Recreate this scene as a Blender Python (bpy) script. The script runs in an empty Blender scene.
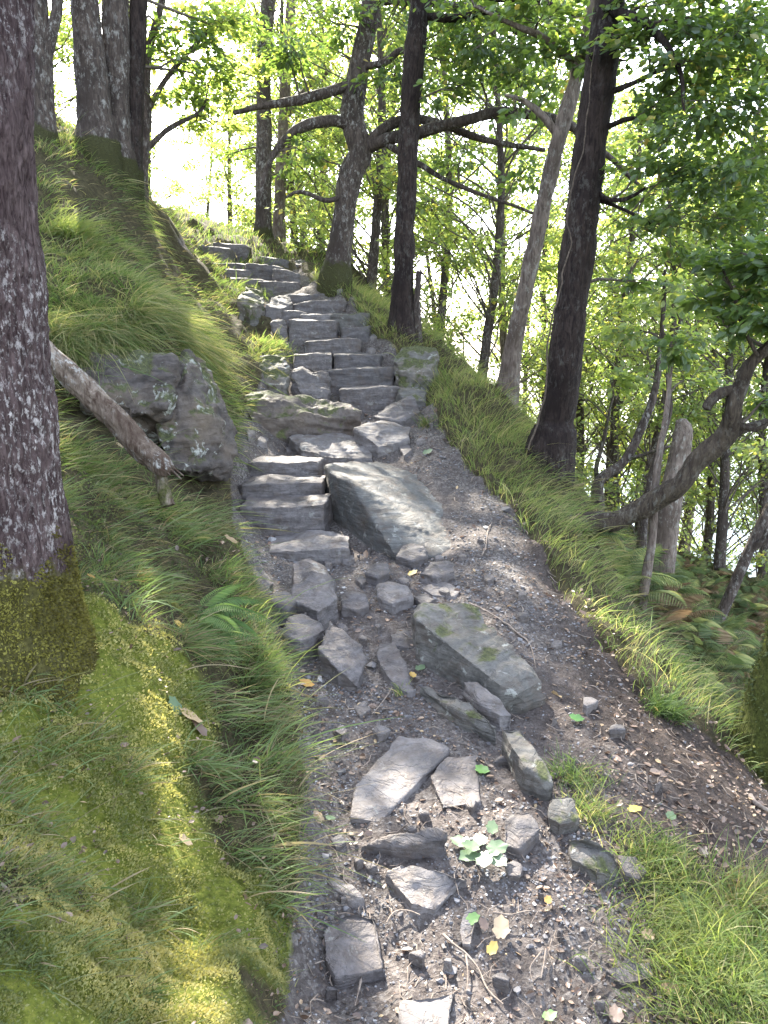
import bpy, bmesh, math, random
import numpy as np
from mathutils import Vector, Matrix

random.seed(11)
RNG = np.random.default_rng(11)
R = math.radians
SC = bpy.context.scene
COL = SC.collection

# ------------------------------------------------------------------ camera, sky, sun, exposure
F_PX = 739.0
PITCH = R(12.4)
CAM = np.array([0.0, 0.0, 1.5])
cd = bpy.data.cameras.new("camera")
cd.sensor_fit = 'VERTICAL'
cd.sensor_height = 24.0
cd.sensor_width = 18.0
cd.lens = F_PX / 1024 * 24.0
cd.clip_start = 0.05
cd.clip_end = 8000
cam = bpy.data.objects.new("camera", cd)
COL.objects.link(cam)
cam.location = CAM
cam.rotation_euler = (R(90) - PITCH, 0, 0)
SC.camera = cam

SUN_AZ = R(-19)      # angle from +Y towards +X
SUN_EL = R(37)
world = bpy.data.worlds.new("World")
SC.world = world
world.use_nodes = True
wn = world.node_tree
bg = wn.nodes["Background"]
sky = wn.nodes.new("ShaderNodeTexSky")
sky.sky_type = 'NISHITA'
sky.sun_disc = False
sky.sun_elevation = SUN_EL
sky.sun_rotation = SUN_AZ
sky.dust_density = 1.6
sky.air_density = 1.0
hsv = wn.nodes.new("ShaderNodeHueSaturation")   # thin bright cloud: a paler sky than clear blue
hsv.inputs["Saturation"].default_value = 0.55
wn.links.new(sky.outputs[0], hsv.inputs["Color"])
wn.links.new(hsv.outputs[0], bg.inputs[0])
bg.inputs[1].default_value = 0.15
ld = bpy.data.lights.new("sun", 'SUN')
ld.energy = 4.2
ld.angle = R(0.6)
ld.color = (1.0, 0.93, 0.80)
sun = bpy.data.objects.new("sun", ld)
COL.objects.link(sun)
sdir = Vector((math.sin(SUN_AZ) * math.cos(SUN_EL), math.cos(SUN_AZ) * math.cos(SUN_EL), math.sin(SUN_EL)))
sun.rotation_euler = sdir.to_track_quat('Z', 'Y').to_euler()
sun.location = (0, 0, 30)
SC.view_settings.view_transform = 'Standard'
SC.view_settings.look = 'None'
SC.view_settings.gamma = 1.0
SC.view_settings.exposure = 2.95
SC.cycles.max_bounces = 8
SC.cycles.diffuse_bounces = 4
SC.cycles.transmission_bounces = 5
SC.cycles.use_denoising = True
SC.cycles.sample_clamp_indirect = 8.0

# ------------------------------------------------------------------ maths helpers
def ray(px, py):
    xc = (px - 384.0) / F_PX
    yc = (512.0 - py) / F_PX
    c, s = math.cos(PITCH), math.sin(PITCH)
    return np.array([xc, c + yc * s, -s + yc * c])

def W(px, py, Y):
    d = ray(px, py)
    return CAM + d * (Y / d[1])

def _hash(ix, iy, iz, seed):
    h = (ix * 374761393 + iy * 668265263 + iz * 1442695041 + seed * 974634777) & 0xffffffff
    h = ((h ^ (h >> 13)) * 1274126177) & 0xffffffff
    h = h ^ (h >> 16)
    return (h & 0xffff) / 32767.5 - 1.0

def vn(P, seed=0):
    P = np.asarray(P, float)
    i = np.floor(P).astype(np.int64)
    f = P - i
    u = f * f * (3 - 2 * f)
    r = 0
    for dx in (0, 1):
        wx = u[..., 0] if dx else 1 - u[..., 0]
        for dy in (0, 1):
            wy = u[..., 1] if dy else 1 - u[..., 1]
            for dz in (0, 1):
                wz = u[..., 2] if dz else 1 - u[..., 2]
                r = r + wx * wy * wz * _hash(i[..., 0] + dx, i[..., 1] + dy, i[..., 2] + dz, seed)
    return r

def fbm(P, octs=4, seed=0, gain=0.5):
    P = np.asarray(P, float)
    a, r, s = 1.0, 0.0, 1.0
    for o in range(octs):
        r = r + a * vn(P * s + 17.3 * o, seed + o)
        a *= gain
        s *= 2.03
    return r

def sstep(a, b, x):
    t = np.clip((x - a) / (b - a), 0, 1)
    return t * t * (3 - 2 * t)

def norm(v):
    v = np.asarray(v, float)
    return v / np.maximum(np.linalg.norm(v, axis=-1, keepdims=True), 1e-9)

# ------------------------------------------------------------------ terrain height: scattered ground points
CP = [  # (px, py, Y) seen ground points
    # path floor
    (400, 1024, 1.40), (560, 1000, 1.47), (300, 1010, 1.42), (450, 900, 1.72), (330, 900, 1.75), (600, 900, 1.72),
    (400, 800, 2.10), (330, 790, 2.15), (520, 790, 2.15), (640, 800, 2.15), (400, 700, 2.65), (320, 700, 2.62), (500, 700, 2.68),
    (580, 700, 2.72), (400, 620, 3.25), (290, 620, 3.25), (480, 610, 3.35), (540, 600, 3.45), (300, 565, 3.92), (380, 565, 3.92),
    (450, 560, 3.95), (500, 555, 3.95), (280, 520, 4.45), (260, 500, 4.75), (290, 478, 5.1), (340, 500, 4.75), (400, 490, 4.95), (450, 500, 4.75),
    (330, 452, 5.5), (290, 440, 5.7), (400, 445, 5.65), (340, 420, 6.1), (290, 415, 6.1), (430, 430, 5.8), (370, 402, 6.45), (290, 380, 6.6),
    (365, 385, 6.85), (340, 358, 7.25), (320, 345, 7.5), (310, 325, 7.85), (320, 305, 8.3), (290, 290, 8.8), (270, 278, 9.3),
    (250, 267, 9.8), (235, 257, 10.4), (215, 247, 11.0), (225, 240, 11.6),
    # left bank
    (150, 1010, 1.06), (230, 1000, 1.22), (20, 1010, 0.92), (90, 850, 1.42), (200, 850, 1.62), (260, 850, 1.80), (20, 850, 1.30), (20, 720, 1.72),
    (110, 740, 1.78), (200, 720, 2.08), (265, 740, 2.30), (120, 640, 2.12), (200, 640, 2.55), (245, 640, 2.92), (100, 560, 2.65),
    (170, 560, 3.05), (225, 570, 3.45), (100, 490, 3.2), (160, 500, 3.7), (205, 510, 4.1), (70, 430, 3.7), (130, 450, 4.05), (190, 480, 4.35),
    (40, 390, 4.0), (100, 385, 4.35), (100, 335, 4.55), (60, 330, 4.5), (160, 345, 4.75), (110, 290, 4.95), (60, 260, 5.3), (170, 310, 5.3),
    (215, 400, 5.3), (240, 380, 6.2), (224, 342, 6.9), (188, 302, 6.9), (238, 314, 8.0), (162, 264, 8.0), (220, 288, 8.9),
    (60, 200, 6.0), (100, 180, 7.0), (55, 140, 7.2), (130, 170, 7.9), (20, 120, 7.6), (150, 196, 8.3), (172, 230, 10.2), (192, 266, 9.6),
    # right edge and slope
    (318, 285, 8.9), (345, 290, 8.7), (370, 320, 7.95), (402, 330, 7.7), (400, 365, 7.1), (440, 380, 6.9), (425, 405, 6.35), (455, 440, 5.6), (490, 430, 5.9),
    (505, 400, 6.7), (520, 520, 4.4), (548, 470, 5.5), (560, 530, 4.55), (560, 590, 3.75), (600, 640, 3.3), (620, 600, 3.8), (650, 690, 2.95),
    (700, 760, 2.45), (740, 840, 2.05), (680, 920, 1.70), (750, 940, 1.65), (690, 700, 2.95), (760, 1010, 1.4),
]
CW = [  # world points outside the picture
    (-0.2, 0.4, -0.12), (0.6, 0.3, -0.15), (0.3, -1.0, -0.35), (-0.75, 0.3, 0.42), (-0.9, -0.8, 0.35), (-1.6, 0.6, 0.95), (-2.0, 2.0, 1.25),
    (-2.6, -1.0, 1.2), (-3.2, 4.0, 2.2), (-4.5, 6.0, 3.2), (-5.5, 9.0, 3.9), (-3.0, 9.5, 3.45), (-6, 2, 3.2), (1.4, 0.6, -0.25), (2.2, 1.5, -0.7),
    (2.0, 2.6, -0.6), (2.3, 3.6, -0.9), (2.2, 4.6, -0.85), (2.2, 6.0, -0.35), (3.2, 5.0, -1.5), (4.2, 7.0, -1.75), (3.0, 3.0, -1.6), (5.0, 4.0, -3.0), (3.2, -1.0, -1.5),
    (2.2, 8.0, -0.25), (3.6, 9.0, -1.5), (5.5, 10, -1.8), (1.3, 9.0, 0.9), (0.5, 10.6, 1.75), (2.0, 12.0, -0.2), (-0.6, 12.0, 2.85), (-1.6, 12.8, 3.2), (-3, 13, 3.6), (-1.0, 15, 2.6),
    (1.5, 15, 0.3), (5, 14, -2.4), (-5, 15, 3.7), (8, 8, -3.6), (9, 14, -4.4), (-8, 6, 4.6), (-8, 14, 4.4), (8, 1, -4.6), (0.3, -4, -1.2), (-5, -4, 2.4), (6, -4, -3.8),
    (-1, 20, 1.0), (5, 20, -3.4), (-8, 20, 3.2), (11, 20, -7.5), (14, 8, -8.0), (-12, 10, 5.6), (0.3, -10, -3.0), (-12, -6, 5), (12, -6, -8)
]
def _cpw(c):
    p = W(*c)
    if 4.2 < c[2] and 230 < c[0] < 420 and (c[2] > 6.3 or c[0] < 400) and c not in ((240, 380, 6.2), (224, 342, 6.9), (238, 314, 8.0), (235, 280, 8.7), (318, 285, 8.9), (345, 290, 8.7), (370, 320, 7.95), (402, 330, 7.7)):
        p[2] -= 0.10 if c[2] < 7 else 0.15
    return p
PTS = np.array([_cpw(c) for c in CP] + [np.array(c, float) for c in CW])
_A = PTS[:, :2]
MQC = 0.12
def _ker(r2):
    return np.sqrt(r2 + MQC * MQC)
_n = len(_A)
_K = _ker(((_A[:, None] - _A[None]) ** 2).sum(-1))
_K[np.arange(_n), np.arange(_n)] -= 0.02
_Pm = np.c_[np.ones(_n), _A]
_M = np.zeros((_n + 3, _n + 3))
_M[:_n, :_n] = _K
_M[:_n, _n:] = _Pm
_M[_n:, :_n] = _Pm.T
_sol = np.linalg.solve(_M, np.r_[PTS[:, 2], 0, 0, 0])

def far_h(x, y):
    h = np.where(x > 0, 2.6 - 0.62 * x, 2.6 - 0.30 * x)
    h = np.minimum(h, 9)
    h = h - 0.42 * np.maximum(0, y - 16)
    return np.maximum(h, -27)

def Hbase(x, y):
    x = np.asarray(x, float); y = np.asarray(y, float)
    sh = x.shape
    xf, yf = x.ravel(), y.ravel()
    out = np.empty(len(xf))
    for a in range(0, len(xf), 20000):
        b = slice(a, a + 20000)
        r2 = (xf[b, None] - _A[None, :, 0]) ** 2 + (yf[b, None] - _A[None, :, 1]) ** 2
        out[b] = _ker(r2) @ _sol[:_n] + _sol[_n] + _sol[_n + 1] * xf[b] + _sol[_n + 2] * yf[b]
    r = np.hypot(xf, yf - 4)
    w = sstep(13, 24, r)
    out = out * (1 - w) + far_h(xf, yf) * w
    return out.reshape(sh)

def hit(px, py, h=0.0):
    d = ray(px, py)
    s = np.geomspace(0.7, 60, 1500)
    P = CAM + d * s[:, None]
    g = P[:, 2] - Hbase(P[:, 0], P[:, 1]) - h
    k = np.argmax(g < 0)
    if g[k] >= 0:
        return P[-1]
    k = max(k, 1)
    t = g[k - 1] / (g[k - 1] - g[k])
    return P[k - 1] * (1 - t) + P[k] * t

def poly_sd(poly, x, y):
    """signed distance to a closed polygon, positive inside"""
    x = np.asarray(x, float); y = np.asarray(y, float)
    d = np.full(x.shape, 1e9)
    ins = np.zeros(x.shape, bool)
    n = len(poly)
    for i in range(n):
        ax, ay = poly[i]; bx, by = poly[(i + 1) % n]
        ex, ey = bx - ax, by - ay
        t = np.clip(((x - ax) * ex + (y - ay) * ey) / (ex * ex + ey * ey + 1e-12), 0, 1)
        d = np.minimum(d, np.hypot(x - ax - t * ex, y - ay - t * ey))
        c = ((ay > y) != (by > y)) & (x < (bx - ax) * (y - ay) / (by - ay + 1e-12) + ax)
        ins ^= c
    return np.where(ins, d, -d)

LEFT_EDGE = [(288, 1024), (298, 900), (310, 800), (300, 725), (275, 655), (255, 595), (236, 535), (232, 475), (238, 445), (240, 415), (262, 388),
             (284, 352), (268, 318), (240, 290), (206, 268), (176, 242)]
RIGHT_EDGE = [(300, 268), (318, 287), (350, 302), (370, 332), (392, 352), (402, 378), (428, 402), (440, 430), (465, 468), (498, 497), (525, 530), (555, 585), (597, 642),
              (645, 695), (700, 735), (745, 768)]
LW = [hit(*p)[:2] for p in LEFT_EDGE]
RW = [hit(*p)[:2] for p in RIGHT_EDGE]
PATH = [(-0.25, -3.0), (-0.22, 0.6)] + [tuple(p) for p in LW] + [tuple(p) for p in RW] + [(1.9, 2.2), (1.5, 1.2), (1.3, -3.0)]
def path_sd(x, y):
    return poly_sd(PATH, x, y)

MOSS_SPOTS = [hit(100, 850, 0), hit(140, 780, 0), hit(150, 920, 0), hit(60, 780, 0), hit(30, 700, 0), hit(110, 700, 0), hit(230, 960, 0), hit(170, 700, 0), hit(60, 640), hit(240, 930), hit(200, 1010), hit(120, 660), hit(40, 850), hit(70, 930), hit(120, 985), hit(60, 1000), hit(15, 790), hit(160, 830)]
MOSS_R = [0.16, 0.15, 0.16, 0.16, 0.22, 0.2, 0.12, 0.12, 0.25, 0.10, 0.12, 0.2, 0.14, 0.13, 0.12, 0.12, 0.14, 0.12]
def moss_mask(x, y):
    m = np.zeros(np.shape(x))
    P3 = np.stack([x, y, np.zeros_like(x)], -1)
    nz = fbm(P3 * 6, 3, 5) * 0.35
    for p, r in zip(MOSS_SPOTS, MOSS_R):
        m = np.maximum(m, 1 - np.hypot(x - p[0], y - p[1]) / (r * 1.5) + nz)
    return sstep(0.05, 0.45, m)

def H(x, y):
    x = np.asarray(x, float); y = np.asarray(y, float)
    z = Hbase(x, y)
    sd = path_sd(x, y)
    onp = sstep(-0.02, 0.12, sd)
    P3 = np.stack([x, y, np.zeros_like(x)], -1)
    r = np.hypot(x, y)
    big = fbm(P3 * 2.3, 3, 2)
    z = z + (1 - onp) * (0.06 * big + 0.030 * fbm(P3 * 10, 3, 9) + 0.03 * fbm(P3 * 4.5, 2, 19) * (r < 6)) * np.clip(0.5 + r * 0.12, 0.5, 1.5)
    z = z + onp * np.clip(.6 + .12 * r, 1, 2) * (0.012 * fbm(P3 * 5, 3, 3) + 0.006 * fbm(P3 * 30, 3, 4))
    # worn lip of turf along both sides of the path
    lip = np.exp(-((sd + 0.10) / 0.08) ** 2)
    z = z + np.where((x < 0) & (y < 3.6), 0.075, 0.035) * lip * (r < 14)
    # far relief
    z = z + sstep(20, 60, r) * 1.2 * fbm(P3 * 0.06, 3, 12)
    return z

# ------------------------------------------------------------------ mesh builder
class MB:
    def __init__(s):
        s.v = []; s.f3 = []; s.f4 = []; s.n = 0; s.at = {}
    def add(s, v, f, **at):
        v = np.asarray(v, float).reshape(-1, 3)
        f = np.asarray(f, np.int64)
        if f.size:
            (s.f3 if f.shape[1] == 3 else s.f4).append(f + s.n)
        s.v.append(v)
        for k in set(list(at) + list(s.at)):
            s.at.setdefault(k, [np.zeros(s.n)] if s.n else [])
            a = at.get(k, 0.0)
            s.at[k].append(np.broadcast_to(np.asarray(a, float), (len(v),)).copy())
        s.n += len(v)
    def mesh(s, name, smooth=True):
        me = bpy.data.meshes.new(name)
        V = np.concatenate(s.v) if s.v else np.zeros((0, 3))
        f3 = np.concatenate(s.f3) if s.f3 else np.zeros((0, 3), np.int64)
        f4 = np.concatenate(s.f4) if s.f4 else np.zeros((0, 4), np.int64)
        me.vertices.add(len(V)); me.vertices.foreach_set("co", V.astype(np.float32).ravel())
        loops = np.concatenate([f3.ravel(), f4.ravel()])
        me.loops.add(len(loops)); me.loops.foreach_set("vertex_index", loops.astype(np.int32))
        tot = np.concatenate([np.full(len(f3), 3), np.full(len(f4), 4)])
        st = np.concatenate([[0], np.cumsum(tot)[:-1]]) if len(tot) else tot
        me.polygons.add(len(tot))
        me.polygons.foreach_set("loop_start", st.astype(np.int32))
        me.polygons.foreach_set("loop_total", tot.astype(np.int32))
        me.polygons.foreach_set("use_smooth", np.full(len(tot), smooth))
        for k, a in s.at.items():
            at = me.attributes.new(k, 'FLOAT', 'POINT')
            at.data.foreach_set("value", np.concatenate(a).astype(np.float32))
        me.update(calc_edges=True)
        me.validate()
        return me
    def build(s, name, mat, parent=None, smooth=True, origin=None):
        me = s.mesh(name, smooth)
        me.materials.append(mat)
        o = bpy.data.objects.new(name, me)
        COL.objects.link(o)
        if origin is not None:
            me.transform(Matrix.Translation(-Vector(origin)))
            o.location = Vector(origin)
        if parent is not None:
            o.parent = parent
            if origin is None:
                me.transform(Matrix.Translation(-Vector(parent.location)))
        return o

def tag(o, label, cat, group=None, kind=None):
    o["label"] = label
    if cat: o["category"] = cat
    if group: o["group"] = group
    if kind: o["kind"] = kind
    return o

def empty(name, loc):
    o = bpy.data.objects.new(name, None)
    o.empty_display_size = 0.1
    COL.objects.link(o)
    o.location = Vector([float(c) for c in loc])
    return o

def smooth_line(pts, step):
    """Catmull-Rom resample of (n,4) points (x,y,z,r)"""
    pts = np.asarray(pts, float)
    if len(pts) == 2:
        m = (pts[0] + pts[1]) / 2
        pts = np.array([pts[0], m, pts[1]])
    P = np.vstack([2 * pts[0] - pts[1], pts, 2 * pts[-1] - pts[-2]])
    out = []
    for i in range(1, len(P) - 2):
        L = np.linalg.norm(P[i + 1][:3] - P[i][:3])
        n = max(2, int(L / step))
        t = np.linspace(0, 1, n, endpoint=False)[:, None]
        p0, p1, p2, p3 = P[i - 1], P[i], P[i + 1], P[i + 2]
        out.append(0.5 * ((2 * p1) + (-p0 + p2) * t + (2 * p0 - 5 * p1 + 4 * p2 - p3) * t ** 2 + (-p0 + 3 * p1 - 3 * p2 + p3) * t ** 3))
    out.append(P[-2][None])
    q = np.concatenate(out)
    q[:, 3] = np.maximum(q[:, 3], 0.001)
    return q

def tube(mb, line, segs=8, bark=0.0, bfreq=1.0, seed=0, cap=True, **at):
    """tapered tube along (n,4); bark = ridge depth as a share of radius"""
    line = np.asarray(line, float)
    P = line[:, :3]; r = line[:, 3]
    T = norm(np.gradient(P, axis=0))
    up = np.array([0, 0, 1.0]) if abs(T[0][2]) < 0.8 else np.array([0, 1.0, 0])
    N = np.zeros_like(P)
    n0 = np.cross(T[0], up); N[0] = n0 / np.linalg.norm(n0)
    for i in range(1, len(P)):
        v = N[i - 1] - T[i] * np.dot(N[i - 1], T[i])
        N[i] = v / max(np.linalg.norm(v), 1e-9)
    B = np.cross(T, N)
    a = np.linspace(0, 2 * np.pi, segs, endpoint=False)
    ca, sa = np.cos(a), np.sin(a)
    rr = np.repeat(r[:, None], segs, 1)
    if bark > 0:
        L = np.concatenate([[0], np.cumsum(np.linalg.norm(np.diff(P, axis=0), axis=1))])
        rad = float(np.mean(r))
        Q = np.stack([np.repeat(ca[None], len(P), 0) * rad, np.repeat(sa[None], len(P), 0) * rad, np.repeat(L[:, None], segs, 1)], -1)
        lump = fbm(Q * np.array([3, 3, 1.2]) / max(rad, 0.03) * 0.35, 3, seed + 3)
        warp = np.stack([vn(Q * 25, seed + 7), vn(Q * 25, seed + 8), vn(Q * 9, seed + 9)], -1) * 0.006
        ridg = 1 - 2.2 * np.abs(fbm((Q + warp) * np.array([75, 75, 16]) * bfreq, 2, seed + 5))
        fine = fbm(Q * np.array([170, 170, 70]) * bfreq, 2, seed + 6)
        rr = rr + rad * (0.10 * lump) + bark * (0.7 * ridg + 0.3 * fine)
    V = P[:, None] + N[:, None] * (ca[None, :, None] * rr[..., None]) + B[:, None] * (sa[None, :, None] * rr[..., None])
    n = len(P)
    i = np.arange(n - 1)[:, None] * segs
    j = np.arange(segs)[None]
    k = (j + 1) % segs
    Fq = np.stack([i + j, i + k, i + segs + k, i + segs + j], -1).reshape(-1, 4)
    at2 = {}
    for kk, vv in at.items():
        vv = np.asarray(vv, float)
        at2[kk] = np.repeat(vv, segs) if vv.ndim == 1 and len(vv) == n else vv
    base = mb.n
    mb.add(V.reshape(-1, 3), Fq, **at2)
    if cap and segs > 3:
        c = np.vstack([P[0] - T[0] * 0.0, P[-1] + T[-1] * r[-1] * 0.4])
        tri = [[0, (q + 1) % segs + 2, q + 2] for q in range(0)]
        e = (n - 1) * segs
        idx = []
        ring0 = V.reshape(-1, 3)[:segs]; ring1 = V.reshape(-1, 3)[e:e + segs]
        vv = np.vstack([ring0, [c[0]], ring1, [c[1]]])
        f = [[segs, (q + 1) % segs, q] for q in range(segs)] + [[2 * segs + 1, segs + 1 + q, segs + 1 + (q + 1) % segs] for q in range(segs)]
        ca2 = {kk: (vv2 if np.ndim(vv2) == 0 else 0.0) for kk, vv2 in at2.items()}
        for kk in list(ca2):
            if np.ndim(at2[kk]) == 1:
                ca2[kk] = np.r_[at2[kk][:segs + 1], at2[kk][-segs - 1:]]
        mb.add(vv, f, **ca2)
    return V

# ------------------------------------------------------------------ materials
def newmat(name):
    m = bpy.data.materials.new(name)
    m.use_nodes = True
    nt = m.node_tree
    for n in list(nt.nodes): nt.nodes.remove(n)
    out = nt.nodes.new("ShaderNodeOutputMaterial")
    return m, nt, out

class NB:
    def __init__(s, nt): s.nt = nt
    def n(s, t, **kw):
        o = s.nt.nodes.new("ShaderNode" + t)
        for k, v in kw.items(): setattr(o, k, v)
        return o
    def l(s, a, b): s.nt.links.new(a, b)
    def val(s, sock, v):
        if hasattr(v, "links"): s.l(v, sock)
        else: sock.default_value = v
    def coord(s, scale=(1, 1, 1), obj=True):
        tc = s.n("TexCoord"); mp = s.n("Mapping")
        s.l(tc.outputs["Object"], mp.inputs[0]); mp.inputs["Scale"].default_value = scale
        return mp.outputs[0]
    def noise(s, vec, scale, detail=5, rough=0.6, dist=0.0):
        t = s.n("TexNoise"); s.l(vec, t.inputs["Vector"])
        t.inputs["Scale"].default_value = scale; t.inputs["Detail"].default_value = detail
        t.inputs["Roughness"].default_value = rough; t.inputs["Distortion"].default_value = dist
        return t.outputs["Fac"]
    def voro(s, vec, scale, feat='F1', out="Distance"):
        t = s.n("TexVoronoi", feature=feat); s.l(vec, t.inputs["Vector"]); t.inputs["Scale"].default_value = scale
        return t.outputs[out]
    def ramp(s, fac, stops):
        r = s.n("ValToRGB"); s.val(r.inputs[0], fac)
        e = r.color_ramp.elements
        while len(e) < len(stops): e.new(0.5)
        for q, (p, c) in zip(e, stops):
            q.position = p
            q.color = (c[0], c[1], c[2], 1) if not np.isscalar(c) else (c, c, c, 1)
        return r.outputs[0]
    def mix(s, fac, a, b, blend='MIX'):
        m = s.n("MixRGB", blend_type=blend)
        s.val(m.inputs[0], fac)
        for k, v in ((1, a), (2, b)):
            if hasattr(v, "links"): s.l(v, m.inputs[k])
            else: m.inputs[k].default_value = (v[0], v[1], v[2], 1)
        return m.outputs[0]
    def math(s, op, a, b=0.0, clamp=False):
        m = s.n("Math", operation=op, use_clamp=clamp)
        s.val(m.inputs[0], a); s.val(m.inputs[1], b)
        return m.outputs[0]
    def attr(s, name):
        a = s.n("Attribute"); a.attribute_name = name
        return a.outputs["Fac"]
    def bump(s, h, strength, dist, nrm=None):
        b = s.n("Bump"); s.l(h, b.inputs["Height"])
        b.inputs["Strength"].default_value = strength; b.inputs["Distance"].default_value = dist
        if nrm is not None: s.l(nrm, b.inputs["Normal"])
        return b.outputs[0]
    def pbr(s, out, col, rough=0.8, nrm=None, spec=0.3):
        p = s.n("BsdfPrincipled")
        s.val(p.inputs["Base Color"], col if hasattr(col, "links") else (*col, 1))
        s.val(p.inputs["Roughness"], rough)
        p.inputs["Specular IOR Level"].default_value = spec
        if nrm is not None: s.l(nrm, p.inputs["Normal"])
        s.l(p.outputs[0], out.inputs[0])
        return p

def mat_leaf(name, stops, trans=0.5, tint=(2.0, 1.85, 1.0), rough=0.5, gloss=0.06):
    m, nt, out = newmat(name); b = NB(nt)
    col = b.ramp(b.attr("rnd"), stops)
    d = b.n("BsdfDiffuse"); b.l(col, d.inputs[0])
    t = b.n("BsdfTranslucent")
    tc = b.mix(1.0, col, tint, 'MULTIPLY'); b.l(tc, t.inputs[0])
    mx = b.n("MixShader"); mx.inputs[0].default_value = trans
    b.l(d.outputs[0], mx.inputs[1]); b.l(t.outputs[0], mx.inputs[2])
    g = b.n("BsdfGlossy"); g.inputs["Roughness"].default_value = rough; g.inputs[0].default_value = (0.9, 0.95, 1, 1)
    mx2 = b.n("MixShader"); mx2.inputs[0].default_value = gloss
    b.l(mx.outputs[0], mx2.inputs[1]); b.l(g.outputs[0], mx2.inputs[2])
    b.l(mx2.outputs[0], out.inputs[0])
    return m

def mat_rock(name, base=(0.160, 0.146, 0.148), dark=(0.046, 0.040, 0.040), lich=0.25, moss=0.0, strat=7.0, warm=0.0, lsc=13, lth=.60):
    m, nt, out = newmat(name); b = NB(nt)
    v = b.coord()
    vs = b.coord((1, 1.2, strat))
    n1 = b.noise(v, 3.2, 7, 0.62, 0.3)
    n2 = b.noise(vs, 5, 6, 0.65, 0.6)
    n3 = b.noise(v, 45, 5, 0.7)
    col = b.ramp(n1, [(0.32, dark), (0.5, [0.6 * x + 0.4 * y for x, y in zip(base, dark)]), (0.72, base)])
    col = b.mix(b.ramp(n2, [(0.42, 0.0), (0.62, 0.5)]), col, [x * 1.35 for x in base])
    col = b.mix(b.ramp(n3, [(0.35, 0.55), (0.6, 0.0)]), col, dark)
    # dirt, trodden in
    dn = b.noise(v, 9, 6, 0.7, 0.4)
    col = b.mix(b.ramp(dn, [(0.46, 0.0), (0.66, 0.75)]), col, (0.095, 0.072, 0.058))
    if warm: col = b.mix(b.ramp(b.noise(v, 2.1, 4, 0.5), [(0.5, 0.0), (0.7, warm)]), col, (0.19, 0.14, 0.09))
    ln = b.noise(v, lsc, 6, 0.68, 0.5)
    lv = b.ramp(ln, [(lth, 0.0), (lth + .035, lich)])
    col = b.mix(lv, col, (0.42, 0.43, 0.40))
    if moss:
        geo = b.n("NewGeometry"); sx = b.n("SeparateXYZ"); b.l(geo.outputs["Normal"], sx.inputs[0])
        mm = b.math('ADD', b.noise(v, 6, 5, 0.6, 0.5), b.math('MULTIPLY', sx.outputs[2], 0.10))
        mf = b.ramp(mm, [(0.66 - 0.22 * moss, 0.0), (0.74 - 0.22 * moss, 0.95)])
        mc = b.ramp(b.noise(v, 60, 3), [(0.35, (0.03, 0.035, 0.012)), (0.65, (0.085, 0.095, 0.03))])
        col = b.mix(mf, col, mc)
    hh = b.math('ADD', b.math('MULTIPLY', n2, 0.55), b.math('MULTIPLY', n3, 0.25))
    crack = b.ramp(b.noise(vs, 2.2, 8, 0.55, 1.5), [(0.47, 1.0), (0.495, 0.0), (0.52, 1.0)])
    hh = b.math('ADD', hh, b.math('MULTIPLY', crack, 0.12))
    nr = b.bump(hh, 0.8, 0.03)
    nr = b.bump(b.noise(v, 150, 3, 0.7), 0.35, 0.004, nr)
    b.pbr(out, col, b.ramp(n3, [(0.3, 0.62), (0.7, 0.85)]), nr, 0.35)
    return m

def mat_bark(name, base, dark, lichc=(0.40, 0.41, 0.38), lich=0.4, scale=1.0, mossc=(0.06, 0.062, 0.022), lsc=30):
    m, nt, out = newmat(name); b = NB(nt)
    v = b.coord((1, 1, 0.22)); vo = b.coord()
    n1 = b.noise(v, 42 * scale, 6, 0.65, 0.9)
    n2 = b.noise(vo, 2.3, 4, 0.6, 0.4)
    col = b.ramp(n1, [(0.36, dark), (0.5, [(x + y) / 2 for x, y in zip(base, dark)]), (0.66, base)])
    col = b.mix(b.ramp(n2, [(0.38, 0.75), (0.56, 0.0)]), col, dark)
    ln = b.noise(b.coord((1, 1, 0.5)), lsc, 7, 0.75, 0.25)
    lm = b.math('MULTIPLY', b.ramp(ln, [(0.52, 0.0), (0.60, 1.0)]), b.ramp(b.noise(vo, 3.1, 4, 0.6, 0.5), [(0.40, 0.0), (0.58, lich)]))
    col = b.mix(lm, col, lichc)
    ms = b.math('ADD', b.attr("moss"), b.math('MULTIPLY', b.math('SUBTRACT', b.noise(vo, 12, 5, 0.7), 0.5), 0.9))
    mf = b.ramp(ms, [(0.40, 0.0), (0.56, 0.95)])
    mc = b.ramp(b.noise(vo, 90, 4, 0.7), [(0.3, [x * 0.3 for x in mossc]), (0.7, mossc)])
    col = b.mix(mf, col, mc)
    nr = b.bump(n1, 1.0, 0.016)
    nr = b.bump(b.noise(vo, 140, 4, 0.75), 0.5, 0.004, nr)
    b.pbr(out, col, 0.88, nr, 0.2)
    return m

def mat_plain(name, stops, scale=20, rough=0.85, bump=0.003):
    m, nt, out = newmat(name); b = NB(nt)
    v = b.coord()
    col = b.ramp(b.noise(v, scale, 5, 0.65, 0.4), stops)
    nr = b.bump(b.noise(v, scale * 3, 4, 0.7), 0.6, bump)
    b.pbr(out, col, rough, nr, 0.25)
    return m

def mat_attr(name, stops, rough=0.8, nscale=60):
    m, nt, out = newmat(name); b = NB(nt)
    v = b.coord()
    col = b.ramp(b.attr("rnd"), stops)
    col = b.mix(b.ramp(b.noise(v, nscale, 4, 0.7), [(0.3, 0.35), (0.7, 0.0)]), col, (0.05, 0.045, 0.045))
    b.pbr(out, col, rough, b.bump(b.noise(v, nscale * 3, 3), 0.4, 0.002), 0.3)
    return m

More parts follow.
